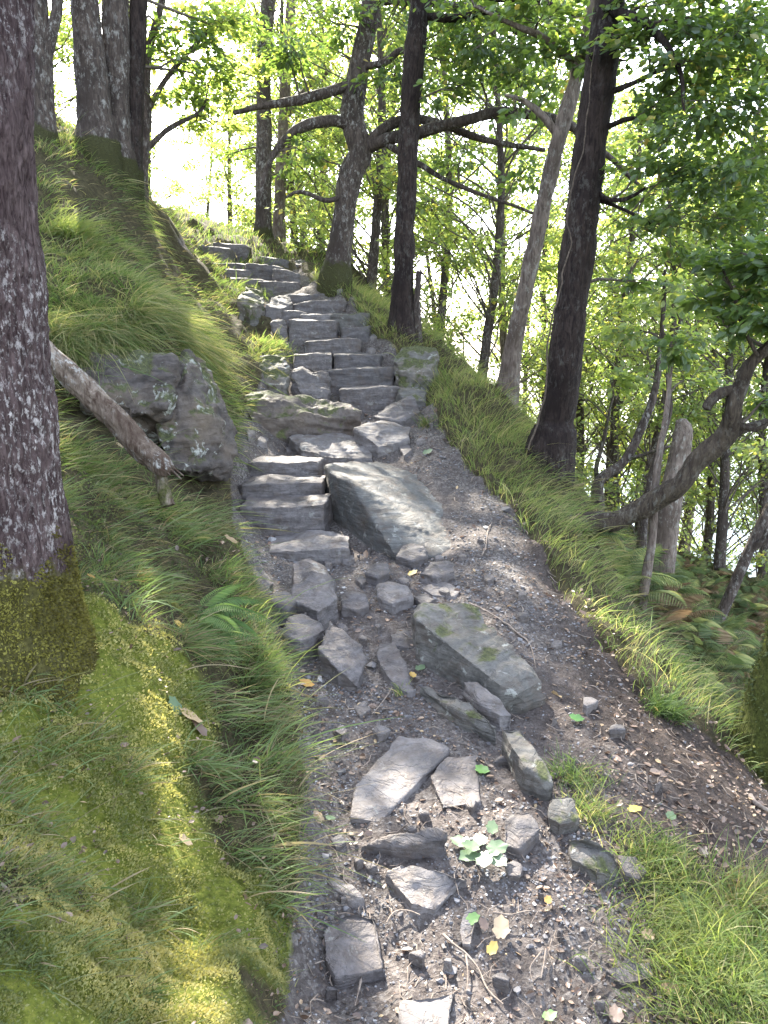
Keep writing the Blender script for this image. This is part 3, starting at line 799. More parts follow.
flat("faint buried rock left of the lower riser stones", [(330, 838), (342, 833), (347, 843), (336, 849)], 0.015, mat='rockd', seed=83, amp=.006)
flat("little buried slab under the narrow flat stones left of centre", [(352, 706), (364, 702), (370, 710), (360, 716)], 0.015, mat='rock', seed=84, amp=.006)
def loose():
    g = random.Random(77)
    spots = [(285, 345), (350, 348), (372, 348), (382, 372), (300, 352), (318, 368), (408, 412), (428, 424), (420, 438), (250, 430), (262, 440), (275, 428), (322, 415), (345, 419),
             (246, 540), (256, 548), (352, 558), (366, 548), (375, 622), (360, 636), (344, 628), (436, 618), (400, 580), (446, 590), (300, 542), (330, 560), (272, 640), (300, 668), (322, 700), (345, 730), (470, 800), (420, 812), (410, 826),
             (556, 640), (590, 700), (620, 730), (560, 720), (660, 780), (610, 775), (520, 612), (540, 560), (480, 540), (490, 580), (520, 590), (450, 960), (420, 950), (500, 975), (560, 930), (540, 890), (580, 960), (330, 990), (470, 1000), (600, 1000),
             (336, 288), (352, 300), (366, 318), (300, 262), (312, 275), (375, 334), (388, 452), (440, 560), (463, 556), (290, 450), (385, 730), (500, 760), (355, 860), (372, 868), (345, 895)]
    for q, (px, py) in enumerate(spots):
        px += g.uniform(-4, 4); py += g.uniform(-3, 3)
        sz = (5 if py < 700 else 6.5) * g.uniform(.6, 1.5)
        n = g.choice([5, 6, 7]); a0 = g.uniform(0, 6.28)
        poly = [(px + sz * g.uniform(.8, 1.2) * math.cos(a0 + 6.28 * k / n), py + .55 * sz * g.uniform(.8, 1.2) * math.sin(a0 + 6.28 * k / n)) for k in range(n)]
        flat("small loose stone lying on the soil of the path", poly, [g.uniform(.012, .04) for _ in poly], mat=g.choice(['rock', 'rockd', 'rockl', 'rock']), seed=400 + q, amp=.006, name="stone", cat="stone", group="small loose stones along the path")
loose()
print("rocks", len(ROCKS))
#@@PART2

# ------------------------------------------------------------------ leaves
# unit leaf outlines, x along the leaf, y across, z fold
LEAF8_V = np.array([[0, 0, 0], [0.34, 0, -.03], [0.68, 0, -.03], [1, 0, 0], [0.25, 0.26, .05], [0.62, 0.30, .06], [0.25, -0.26, .05], [0.62, -0.30, .06]])
LEAF8_F = np.array([[0, 1, 4], [1, 5, 4], [1, 2, 5], [2, 3, 5], [0, 6, 1], [1, 6, 7], [1, 7, 2], [2, 7, 3]])
LEAF4_V = np.array([[0, 0, 0], [0.5, 0.30, .06], [1, 0, 0], [0.5, -0.30, .06]])
LEAF4_F = np.array([[0, 2, 1], [0, 3, 2]])

def add_leaves(mb, C, D, Nn, size, rnd, big=True, asp=1.0):
    """C (n,3) bases, D directions, Nn approx normals, size (n,)"""
    V, Fc = (LEAF8_V, LEAF8_F) if big else (LEAF4_V, LEAF4_F)
    D = norm(D); S = norm(np.cross(Nn, D)); Z = np.cross(D, S)
    n = len(C); k = len(V)
    P = C[:, None] + size[:, None, None] * (V[None, :, 0:1] * D[:, None] + V[None, :, 1:2] * asp * S[:, None] + V[None, :, 2:3] * Z[:, None])
    Fa = (Fc[None] + (np.arange(n) * k)[:, None, None]).reshape(-1, 3)
    mb.add(P.reshape(-1, 3), Fa, rnd=np.repeat(rnd, k))

def spray(lf, tw, base, centre, rad, nleaf, size=0.07, rng=None, big=True, nsub=9, r0=0.010, flatz=0.45, twig_segs=4):
    """a leafy branch: limb from base to centre, side twigs filling an uneven flattened ball, leaves along them"""
    rng = rng or RNG
    base = np.asarray(base, float); centre = np.asarray(centre, float)
    L = np.linalg.norm(centre - base)
    m1 = base * 0.62 + centre * 0.38 + rng.normal(0, 0.07 * L, 3) + np.array([0, 0, 0.05 * L])
    m2 = base * 0.25 + centre * 0.75 + rng.normal(0, 0.05 * L, 3) + np.array([0, 0, 0.04 * L])
    end = centre + norm(centre - base) * rad * 0.8 + rng.normal(0, 0.15 * rad, 3)
    ln = smooth_line([[*base, r0], [*m1, r0 * 0.8], [*m2, r0 * 0.6], [*centre, r0 * 0.45], [*end, r0 * 0.15]], max(0.12, L / 10))
    if tw is not None: tube(tw, ln, 5, cap=False)
    per = max(4, nleaf // nsub)
    for q in range(nsub):
        t = rng.uniform(0.35, 1.0)
        i = int(t * (len(ln) - 1))
        a = ln[i, :3]
        u = norm(rng.normal(0, 1, 3)); u[2] *= flatz
        b = centre + u * rad * rng.uniform(0.55, 1.1)
        mid = (a + b) / 2 + rng.normal(0, 0.08 * rad, 3)
        sl = smooth_line([[*a, r0 * 0.35], [*mid, r0 * 0.25], [*b, r0 * 0.1]], max(0.08, rad * 0.25))
        if tw is not None: tube(tw, sl, 3, cap=False)
        # leaves: small side shoots in roughly level layers
        tt = rng.uniform(0.15, 1.03, per) ** 0.8
        pos = np.stack([np.interp(tt * (len(sl) - 1), np.arange(len(sl)), sl[:, c]) for c in range(3)], -1)
        off = rng.normal(0, 1, (per, 3)) * np.array([1, 1, 0.30]) * rad * 0.20
        pos = pos + off
        d = norm(off + (b - a) * 0.5) + rng.normal(0, 0.35, (per, 3)) + np.array([0, 0, -0.35])
        nn = np.array([0, 0, 1.0]) + rng.normal(0, 0.45, (per, 3))
        add_leaves(lf, pos, d, nn, size * rng.uniform(0.6, 1.25, per), np.clip(rng.normal(0.45, 0.22, per) + rng.normal(0, 0.10), 0, 1), big)

def wline(pts):
    """(px,py,Y,r) list -> world (n,4)"""
    return np.array([[*W(p[0], p[1], p[2]), p[3]] for p in pts])

def grounded(line, sink=0.08, flare=1.5, d=0.25):
    """make sure the lowest point sits in the ground, with a root flare"""
    line = np.array(line, float)
    if line[0, 2] > line[-1, 2]: line = line[::-1].copy()
    g = float(H(np.array([line[0, 0]]), np.array([line[0, 1]]))[0])
    dirv = norm(line[1, :3] - line[0, :3])
    if line[0, 2] > g:
        gp = line[0].copy(); gp[:3] -= dirv * (line[0, 2] - g) / max(dirv[2], 0.4)
    else:
        k = 0
        while k + 1 < len(line) and line[k + 1, 2] < g: k += 1
        f = (g - line[k, 2]) / max(line[k + 1, 2] - line[k, 2], 1e-6)
        gp = line[k] * (1 - f) + line[k + 1] * f
        line = np.vstack([gp, line[k + 1:]])
    b = gp.copy(); b[:3] -= dirv * 0.5; b[3] = line[0, 3] * (flare + .15)
    g1 = gp.copy(); g1[3] = line[0, 3] * flare
    up = gp.copy(); up[:3] += dirv * d; up[3] = line[0, 3] * (1 + (flare - 1) * 0.25)
    rest = [q for q in line if (q[:3] - up[:3]) @ dirv > 0.05]
    if rest and (rest[0][:3] - up[:3]) @ dirv > 0.7:
        f = 0.4 / np.linalg.norm(rest[0][:3] - up[:3])
        md = up * (1 - f) + rest[0] * f; md[3] = line[0, 3]
        rest = [md] + rest
    return np.array([b, g1, up] + list(rest))

def tree(name, label, trunk, limbs=(), sprays=(), mat='bark', leafm='leaf', group=None, segs=28, step_=0.03, bark=0.006, moss_h=0.0, up_to=None, size=0.07, big=True,
         flare=1.5, seed=0, auto=(), cat="tree", foot=True, bfreq=1.0, moss_side=0.0, smul=1.45):
    rng = np.random.default_rng(seed + 100)
    tl = wline(trunk) if np.max(np.abs(np.array(trunk)[:, 0])) > 30 else np.array(trunk, float)
    if foot: tl = grounded(tl, flare=flare)
    base = tl[1 if foot else 0, :3].copy()
    root = empty(name, base)
    tag(root, label, cat, group)
    mb = MB()
    ln = smooth_line(tl, step_)
    if name == 'leaning_tree': ln[:, :3] += np.stack([.02 * fbm(ln[:, :3] * 4, 3, 1), .02 * fbm(ln[:, :3] * 4, 3, 2), .03 * fbm(ln[:, :3] * 4.5, 3, 3)], -1) * sstep(0, .4, np.linalg.norm(ln[:, :3] - ln[0, :3], axis=1))[:, None]; ln[:, 3] *= 1 + .14 * fbm(ln[:, :3] * 7, 2, 4)
    L = ln[:, 2] - base[2]
    ms = np.clip(1 - L / max(moss_h, 0.01), 0, 1) * 1.1 if moss_h else np.zeros(len(ln))
    ms = np.maximum(ms, moss_side)
    V = tube(mb, ln, segs, bark, bfreq, seed, moss=ms)
    mb.build("trunk", M[mat], root)
    if name == "mossy_tree":
        n = 9000
        i, j = rng.integers(0, int(len(ln) * .45), n), rng.integers(0, segs, n)
        C = V[i, j] + rng.normal(0, .004, (n, 3)); nr = norm(C - ln[i, :3])
        k = fbm(C * 14, 3, 5) > -.3
        mm = MB(); add_leaves(mm, C[k], (nr + rng.normal(0, .7, C.shape))[k], rng.normal(0, 1, C.shape)[k], .013 * rng.uniform(.6, 1.5, k.sum()), np.clip(.15 + .15 * rng.normal(0, 1, k.sum()), 0, 1), False)
        mm.build("moss", M['moss'], root, smooth=False)
    skel = [ln[len(ln) // 6:]]
    for lb in limbs:
        l4 = wline(lb) if np.max(np.abs(np.array(lb)[:, 0])) > 30 else np.array(lb, float)
        l4 = smooth_line(l4, 0.05)
        l4[:, :3] += fbm(l4[:, :3] * 3.0, 2, seed)[:, None] * 0.012
        mb = MB(); tube(mb, l4, max(8, segs // 2), bark * 0.5, bfreq, seed + 1, moss=0.15 + moss_side)
        mb.build("limb", M[mat], root)
        skel.append(l4)
    SK = np.concatenate(skel)
    lf, tw = MB(), MB()
    todo = []
    for sp in sprays:
        c = W(sp[0], sp[1], sp[2]); todo.append((c, sp[3], int(sp[4] * smul)))
    for sp in auto[::3] + auto[1::3]:
        todo.append((np.array(sp[:3], float), sp[3], sp[4]))
    for c, rad, nl in todo:
        d = np.linalg.norm(SK[:, :3] - c, axis=1) + np.maximum(0, SK[:, 2] - c[2]) * 0.8
        k = int(np.argmin(d + rng.uniform(0, 0.3, len(d))))
        spray(lf, tw, SK[k, :3], c, rad, nl, size, rng, big, nsub=max(6, nl // 34), r0=min(SK[k, 3] * 0.7, 0.012 + 0.004 * d[k]))
    if lf.n:
        tw.build("branches", M['branch'], root)
        lf.build("crown", M[leafm], root, smooth=False)
    return root

def cloud(cx, cy, cz, rx, ry, rz, n, r, nl, seed):
    """n random spray centres in an ellipsoid: (x,y,z,r,nl)"""
    g = np.random.default_rng(seed)
    u = norm(g.normal(0, 1, (n, 3))) * g.uniform(0.25, 1, (n, 1)) ** 0.5
    return [(cx + a[0] * rx, cy + a[1] * ry, cz + a[2] * rz, r * g.uniform(0.7, 1.3), int(nl * g.uniform(0.6, 1.4))) for a in u]

# ------------------------------------------------------------------ the near tree on the left
def near_tree():
    base = hit(8, 740, 0)
    pts = [(-38, 60, 1.95, .112), (-30, -300, 2.1, .108), (-12, 200, 2.0, .112), (-3, 330, 2.0, .118), (8, 430, 2.0, .128), (16, 520, 2.0, .140), (16, 590, 2.0, .160), (14, 650, 1.98, .20), (10, 730, 1.9, .27)]
    pts = [(-40, -700, 2.3, .10), (-28, -300, 2.1, .105), (-18, 60, 2.0, .110), (-12, 200, 2.0, .113), (-3, 330, 2.0, .120), (7, 430, 2.0, .130), (13, 520, 2.0, .143), (14, 590, 2.0, .172), (12, 650, 1.98, .235), (8, 730, 1.95, .345)]
    ln = wline(pts)[::-1]
    extra = ln[0].copy(); extra[2] -= 0.25; extra[3] = .46
    ln = np.vstack([extra, ln])
    s = smooth_line(ln, 0.008)
    root = empty("lichen_tree", ln[1, :3])
    tag(root, "near tree trunk at the left with purple-brown lichen-flecked bark and a thick mossy foot", "tree")
    mb = MB()
    z0 = W(20, 575, 2.0)[2]
    ms = sstep(z0 + 0.24, z0 - 0.16, s[:, 2])
    V = tube(mb, s, 150, 0.0068, 1.0, 4, moss=ms)
    mb.build("trunk", M['bark_near'], root)
    # moss cushion strands over the foot
    V = V.reshape(-1, 150, 3)
    sel = np.where((s[:, 2] < z0 + 0.16) & (s[:, 2] > z0 - 0.8))[0]
    g = np.random.default_rng(5)
    n = 80000
    i = sel[g.integers(0, len(sel), n)]; j = g.integers(0, 150, n)
    C = V[i, j]
    ax = s[i, :3]
    nr = norm(C - ax)
    keep = (g.random(n) < sstep(z0 + 0.16, z0 - 0.10, C[:, 2] + 0.10 * fbm(C * 14, 2, 3))) & (fbm(C * 9, 3, 8) > -0.25)
    C, nr = C[keep], nr[keep]
    mm = MB()
    sz = 0.0085 * g.uniform(0.6, 1.6, len(C))
    tone = np.clip(0.66 + 0.5 * fbm(C * 6, 2, 21) + g.normal(0, 0.08, len(C)), 0, 1)
    add_leaves(mm, C - nr * 0.002, nr + g.normal(0, 0.7, C.shape) + np.array([0, 0, -0.2]), g.normal(0, 1, C.shape), sz, tone, False)
    mm.build("moss", M['mossb'], root, smooth=False)
    # canopy above the frame
    lf, tw = MB(), MB()
    for c in cloud(-1.9, 2.8, 5.2, 1.6, 1.6, 1.0, 8, 0.5, 150, 9):
        spray(lf, tw, s[-1, :3], c[:3], c[3], c[4], 0.08, g, False, 7, 0.02)
    tw.build("branches", M['branch'], root); lf.build("crown", M['leaf'], root, smooth=False)
near_tree()

# ------------------------------------------------------------------ individual trees of the photograph
tree("leafy_tree", "forked dark trunk just right of the near tree, top left of the hummock", [(44, 128, 7.0, .085), (42, 60, 7.0, .08), (38, 0, 7.0, .075), (34, -160, 7.1, .07), (20, -420, 7.2, .05)],
     limbs=[[(43, 85, 7.0, .055), (50, 40, 7.0, .05), (57, 0, 7.0, .045), (66, -120, 7.1, .04), (90, -300, 7.1, .03)]], mat='bark', moss_h=0.25, seed=1,
     auto=cloud(-3.2, 7.2, 7.4, 1.6, 1.4, 1.0, 12, .55, 150, 1))
tree("leafy_tree", "thickest grey trunk of the row on the left crest", [(98, 160, 7.4, .14), (92, 80, 7.4, .132), (84, 0, 7.4, .122), (72, -160, 7.5, .12), (60, -420, 7.6, .08)], mat='bark', moss_h=0.12, seed=2, bark=.009,
     auto=cloud(-3.0, 7.6, 7.8, 1.8, 1.5, 1.2, 14, .6, 160, 2))
tree("leafy_tree", "straight pale-flecked trunk second in thickness in the row on the left crest", [(117, 175, 7.6, .13), (116, 90, 7.6, .122), (116, 0, 7.6, .115), (114, -160, 7.7, .10), (112, -420, 7.8, .07)], mat='bark', moss_h=0.12, seed=3, bark=.009,
     auto=cloud(-2.4, 7.8, 7.6, 1.6, 1.5, 1.2, 12, .6, 150, 3))
tree("leafy_tree", "slim dark trunk at the right end of the row on the left crest", [(131, 185, 7.7, .085), (135, 100, 7.7, .08), (139, 0, 7.7, .075), (146, -160, 7.8, .065), (150, -400, 7.9, .05)], mat='bark_dark', moss_h=0.25, seed=4,
     auto=cloud(-1.8, 8.0, 7.2, 1.6, 1.5, 1.1, 12, .55, 140, 4),
     sprays=[(190, 60, 8.2, .40, 150), (205, 85, 8.5, .40, 140), (170, 30, 8.0, .4, 150), (230, 30, 8.6, .45, 150)])
tree("leafy_tree", "thin stem leaning right behind the slim dark trunk on the left crest", [(142, 182, 8.1, .05), (146, 120, 8.1, .045), (147, 60, 8.1, .04), (160, 10, 8.2, .03), (180, -60, 8.3, .025)],
     limbs=[[(147, 110, 8.1, .03), (165, 80, 8.2, .025), (200, 40, 8.3, .02), (225, 15, 8.4, .012)], [(145, 150, 8.1, .03), (170, 128, 8.2, .025), (200, 112, 8.4, .018), (205, 100, 8.4, .01)]], mat='bark', seed=5,
     sprays=[(185, 95, 8.4, .32, 150), (215, 70, 8.5, .35, 160), (200, 120, 8.5, .26, 90), (165, 60, 8.2, .3, 120), (235, 100, 8.6, .35, 130), (180, 20, 8.3, .4, 200), (215, 20, 8.4, .4, 200), (250, 75, 8.8, .35, 140), (190, 130, 8.6, .25, 90), (225, 125, 8.8, .25, 80), (160, 100, 8.2, .22, 80)], leafm='leafy')
tree("slender_tree", "slim grey trunk left of the two behind the top of the stairs", [(263, 245, 12.2, .12), (264, 150, 12.2, .115), (264, 60, 12.2, .105), (268, 0, 12.3, .10), (275, -180, 12.4, .08), (290, -420, 12.6, .05)], mat='bark', seed=6, moss_h=.4,
     auto=cloud(-1.9, 12.4, 9.2, 2.2, 2, 1.4, 14, .7, 170, 6), sprays=[(235, 60, 12.4, .6, 200), (300, 40, 12.2, .6, 200), (245, 20, 12.0, .6, 200), (240, 100, 12.5, .5, 140), (310, 100, 12.3, .5, 160), (290, 170, 12.6, .45, 120), (225, 160, 12.8, .3, 60)])
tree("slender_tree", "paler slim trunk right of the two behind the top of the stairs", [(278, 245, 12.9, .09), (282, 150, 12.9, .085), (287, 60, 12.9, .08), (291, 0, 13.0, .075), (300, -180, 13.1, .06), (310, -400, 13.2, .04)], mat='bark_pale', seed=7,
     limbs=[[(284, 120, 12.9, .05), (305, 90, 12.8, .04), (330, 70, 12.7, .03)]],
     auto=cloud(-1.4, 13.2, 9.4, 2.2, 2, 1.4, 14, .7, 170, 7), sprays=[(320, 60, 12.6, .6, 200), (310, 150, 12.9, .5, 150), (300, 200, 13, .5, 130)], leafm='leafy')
tree("oak_tree", "crooked dark oak with a bend and long arching limbs at the head of the stairs", [(335, 285, 8.9, .14), (343, 225, 8.85, .125), (350, 175, 8.8, .13), (360, 150, 8.8, .13), (352, 115, 8.8, .125), (358, 70, 8.8, .11), (372, 0, 8.8, .10), (385, -140, 8.8, .085), (395, -380, 8.9, .05)],
     limbs=[[(356, 130, 8.8, .065), (335, 122, 8.7, .06), (305, 126, 8.6, .055), (285, 140, 8.6, .045), (268, 165, 8.6, .03), (258, 200, 8.6, .012)],
            [(356, 85, 8.8, .06), (335, 90, 8.7, .055), (300, 100, 8.6, .05), (262, 106, 8.5, .035), (235, 112, 8.5, .02)],
            [(362, 150, 8.8, .075), (385, 140, 8.7, .066), (420, 132, 8.5, .062), (460, 122, 8.3, .056), (500, 112, 8.2, .052), (540, 116, 8.1, .045), (575, 128, 8.0, .045), (600, 150, 8.0, .03), (640, 185, 7.9, .015)],
            [(362, 150, 8.8, .06), (390, 125, 8.7, .055), (425, 120, 8.6, .045), (480, 138, 8.5, .035), (545, 150, 8.4, .02)],
            [(385, 142, 8.7, .04), (420, 165, 8.6, .03), (470, 190, 8.5, .022), (540, 215, 8.4, .012)],
            [(360, 68, 8.8, .04), (385, 62, 8.6, .035), (402, 50, 8.5, .03), (412, 62, 8.4, .02)],
            [(375, 2, 8.8, .05), (400, 0, 8.6, .045), (470, 8, 8.3, .035), (520, 20, 8.2, .025), (560, 50, 8.1, .015)],
            [(350, 190, 8.8, .03), (330, 200, 8.7, .025), (300, 192, 8.6, .02), (285, 198, 8.6, .01)]],
     mat='bark', seed=8, bark=.008, moss_h=.4, moss_side=.15,
     auto=cloud(-0.2, 8.6, 8.0, 2.4, 2.2, 1.4, 26, .6, 180, 8),
     sprays=[(300, 60, 8.4, .40, 170), (325, 160, 8.9, .3, 90), (400, 80, 8.4, .42, 190), (440, 60, 8.2, .45, 200), (480, 70, 8.0, .45, 200), (520, 70, 8, .45, 200), (440, 30, 8.2, .5, 220), (500, 15, 8.1, .5, 220), (330, 20, 8.6, .5, 200),
             (300, 150, 8.6, .26, 70), (460, 160, 8.5, .35, 110), (520, 175, 8.4, .35, 120), (550, 90, 8.1, .4, 170), (395, 20, 8.6, .45, 200), (280, 40, 8.4, .4, 150)])
tree("leafy_tree", "tall dark straight trunk right of the upper stairs, beside the thin snag", [(402, 335, 7.75, .105), (404, 250, 7.75, .098), (408, 150, 7.75, .095), (414, 60, 7.75, .095), (420, 0, 7.75, .09), (428, -150, 7.8, .08), (435, -400, 7.8, .05)],
     limbs=[[(420, 15, 7.75, .04), (455, 18, 7.7, .035), (490, 12, 7.7, .03), (512, 30, 7.7, .022), (540, 45, 7.7, .012)], [(424, -20, 7.75, .045), (480, -5, 7.6, .035), (540, 2, 7.5, .025), (600, 25, 7.4, .015)]],
     mat='bark_dark', seed=9, bark=.008, auto=cloud(0.6, 7.4, 6.9, 2.2, 2.0, 1.1, 24, .55, 170, 10),
     sprays=[(470, 20, 7.6, .38, 190), (520, 50, 7.5, .4, 200), (450, 90, 7.6, .3, 110), (560, 20, 7.4, .4, 200), (480, 45, 7.4, .3, 140)])
tree("tree_snag", "thin broken snag standing like a post beside the tall dark trunk", [(418, 332, 7.7, .035), (417, 300, 7.7, .033), (419, 272, 7.7, .028)], mat='bark', seed=10, segs=14, cat="snag", flare=1.15)
tree("leafy_tree", "brown leaning trunk with smooth bark left of the big black trunk", [(505, 400, 6.75, .078), (515, 340, 6.7, .075), (534, 250, 6.6, .068), (556, 150, 6.5, .062), (574, 85, 6.5, .055), (588, 30, 6.4, .045), (600, -60, 6.4, .035)],
     limbs=[[(560, 140, 6.5, .03), (545, 118, 6.5, .03), (522, 100, 6.5, .02), (505, 95, 6.5, .01)], [(574, 80, 6.5, .035), (570, 60, 6.5, .03), (540, 35, 6.4, .025), (505, 20, 6.3, .015), (475, 5, 6.3, .01)]],
     mat='bark_pale', seed=11, bark=.005, auto=cloud(1.6, 6.0, 5.6, 1.6, 1.4, 1.0, 18, .45, 160, 11), sprays=[(540, 20, 6.3, .35, 190), (600, 30, 6.2, .35, 180), (560, 60, 6.4, .28, 120), (520, 110, 6.6, .25, 70)])
t12 = tree("leafy_tree", "big black trunk with an ivy stem climbing it, right of the path", [(548, 470, 5.55, .150), (556, 420, 5.55, .126), (566, 350, 5.5, .120), (578, 250, 5.5, .112), (592, 130, 5.5, .106), (606, 30, 5.5, .10), (616, -60, 5.5, .10), (640, -300, 5.5, .07)],
     limbs=[[(598, 95, 5.5, .02), (622, 88, 5.4, .018), (650, 75, 5.3, .013), (668, 62, 5.2, .008)], [(602, 130, 5.5, .018), (620, 122, 5.4, .016), (642, 118, 5.3, .01)], [(590, 180, 5.5, .018), (603, 198, 5.4, .015), (625, 200, 5.3, .012), (645, 188, 5.3, .006)],
            [(612, 10, 5.4, .03), (640, 20, 5.2, .028), (665, 45, 5.0, .02), (680, 75, 4.9, .012), (684, 110, 4.8, .006)], [(590, 200, 5.5, .012), (612, 205, 5.4, .012), (650, 225, 5.2, .006)]],
     mat='bark_dark', size=.056, seed=12, bark=.010, flare=1.35, auto=cloud(2.0, 5.2, 5.0, 2.0, 1.5, 1.0, 26, .42, 190, 12),
     sprays=[(650, 40, 5.2, .3, 200), (690, 60, 5.0, .32, 230), (730, 40, 5.0, .32, 230), (660, 100, 5.2, .28, 180), (700, 120, 4.9, .32, 240), (745, 110, 4.9, .32, 240), (680, 170, 5.0, .3, 220), (730, 170, 4.8, .32, 240),
             (650, 160, 5.2, .26, 130), (640, 220, 5.3, .22, 90), (700, 215, 4.9, .3, 200), (750, 220, 4.8, .3, 210), (670, 20, 5.1, .3, 180), (628, 60, 5.5, .26, 110), (590, 60, 5.6, .2, 50), (720, 10, 5.3, .36, 300), (765, 20, 5.2, .36, 300), (660, 5, 5.4, .34, 260), (765, 70, 5.3, .34, 280), (710, 90, 5.3, .34, 280), (675, 130, 5.5, .32, 240), (760, 150, 5.2, .34, 280), (720, 175, 5.4, .34, 260), (770, 195, 5.2, .3, 220), (690, 250, 5.4, .28, 150), (740, 255, 5.2, .28, 160), (655, 190, 5.6, .25, 120), (635, 280, 5.8, .25, 100)])
vb = MB(); vl = smooth_line(wline([(528, 450, 5.45, .008), (543, 400, 5.42, .007), (549, 340, 5.40, .006), (566, 270, 5.39, .006), (571, 200, 5.40, .005), (588, 120, 5.41, .005), (595, 40, 5.41, .004), (608, -20, 5.42, .004)]), .03)
vl[:, 0] += 0.022 * fbm(vl[:, :3] * 5, 3, 4)
tube(vb, vl, 6)
tag(vb.build("ivy_vine", M['vine'], None), "thin ivy stem winding up the left side of the big black trunk", "vine")

# gnarled leaning oak on the right
tree("leaning_tree", "gnarled branching oak arching over the slope from the right edge of the path", [(560, 528, 4.9, .085), (585, 524, 4.85, .072), (620, 518, 4.75, .066), (652, 502, 4.65, .068), (682, 482, 4.55, .062), (703, 453, 4.5, .058), (722, 438, 4.45, .06), (731, 415, 4.4, .052), (738, 390, 4.4, .045), (748, 370, 4.35, .035), (768, 350, 4.3, .028), (800, 320, 4.2, .024), (850, 250, 4.1, .018)],
     limbs=[[(740, 388, 4.4, .03), (722, 392, 4.4, .032), (712, 400, 4.4, .028), (707, 408, 4.4, .026)], [(726, 432, 4.42, .025), (740, 425, 4.4, .02), (756, 430, 4.35, .015), (775, 420, 4.3, .01)],
            [(718, 442, 4.45, .035), (742, 430, 4.5, .03), (775, 418, 4.6, .025)], [(758, 355, 4.3, .012), (744, 325, 4.3, .010), (735, 295, 4.3, .008), (722, 270, 4.3, .004)]],
     mat='bark_moss', seed=13, bark=.007, moss_h=0.0, moss_side=.12, foot=False, auto=cloud(3.0, 4.0, 3.6, .8, .8, .8, 10, .3, 130, 13),
     sprays=[(745, 300, 4.3, .22, 160), (765, 260, 4.2, .24, 190), (720, 265, 4.4, .2, 110), (735, 330, 4.4, .2, 90), (775, 320, 4.2, .2, 120), (765, 400, 4.4, .16, 60), (700, 300, 4.6, .2, 80)])
tree("tree_snag", "thick pale broken trunk standing behind the gnarled arching oak", [(664, 545, 6.2, .10), (670, 500, 6.2, .092), (678, 462, 6.2, .086), (683, 434, 6.2, .07), (681, 420, 6.2, .035)], mat='bark_pale', seed=14, bark=.01, cat="snag", flare=1.1)
tree("slender_tree", "slender light stem rising from the ferns in front of the gnarled arching oak", [(638, 628, 4.7, .030), (644, 590, 4.7, .028), (652, 540, 4.7, .027), (655, 490, 4.7, .025), (660, 450, 4.7, .02), (668, 400, 4.8, .015), (672, 340, 4.8, .01)], mat='bark_pale', seed=15, segs=14, bark=.002, sprays=[(672, 350, 4.8, .2, 90)], flare=1.2)
tree("slender_tree", "thin mossy stem forking up from below the big black trunk", [(588, 575, 6.6, .045), (592, 530, 6.6, .045), (600, 495, 6.6, .042), (625, 460, 6.6, .04), (645, 420, 6.6, .036), (656, 385, 6.6, .03), (662, 330, 6.6, .02), (665, 270, 6.6, .012)],
     limbs=[[(600, 495, 6.6, .03), (596, 470, 6.7, .022), (604, 440, 6.8, .018), (612, 400, 6.8, .01)], [(622, 462, 6.6, .02), (650, 452, 6.5, .015), (676, 445, 6.5, .01)]],
     mat='bark', seed=16, segs=16, bark=.003, moss_side=.3, sprays=[(640, 330, 6.7, .35, 170), (670, 290, 6.6, .35, 170), (610, 380, 6.8, .3, 120), (690, 340, 6.6, .3, 110)], leafm='leafy')
tree("slender_tree", "curved bare stem between the thin mossy stem and the pale broken trunk", [(640, 560, 7.2, .04), (646, 500, 7.2, .036), (658, 450, 7.2, .03), (670, 410, 7.2, .024), (668, 370, 7.2, .018), (680, 320, 7.3, .01)], mat='bark', seed=17, segs=12, bark=.002, sprays=[(690, 380, 7.3, .35, 120), (665, 300, 7.3, .35, 150)], leafm='leafy')
tree("slender_tree", "grey forked stem at the far right edge above the ferns", [(745, 560, 7.0, .05), (758, 530, 7.0, .048), (772, 505, 7.0, .045), (800, 460, 7.0, .035), (820, 400, 7.0, .02)], limbs=[[(748, 553, 7, .035), (765, 540, 6.9, .03), (790, 520, 6.8, .02)]], mat='bark', seed=18, segs=14, bark=.003, sprays=[(760, 450, 7.2, .3, 60)], leafm='leafy')
tree("mossy_tree", "dark moss-covered trunk cut off by the right edge of the photo", [(772, 775, 2.75, .13), (776, 730, 2.75, .105), (787, 660, 2.75, .095), (803, 600, 2.75, .09), (840, 480, 2.8, .09), (900, 200, 2.9, .08), (960, -100, 3.0, .06)], mat='bark_moss', seed=19, bark=.008, moss_h=3.0, moss_side=.75, flare=1.4, step_=.015, segs=60,
     auto=cloud(3.0, 3.2, 4.3, .9, .9, .6, 8, .35, 120, 19))

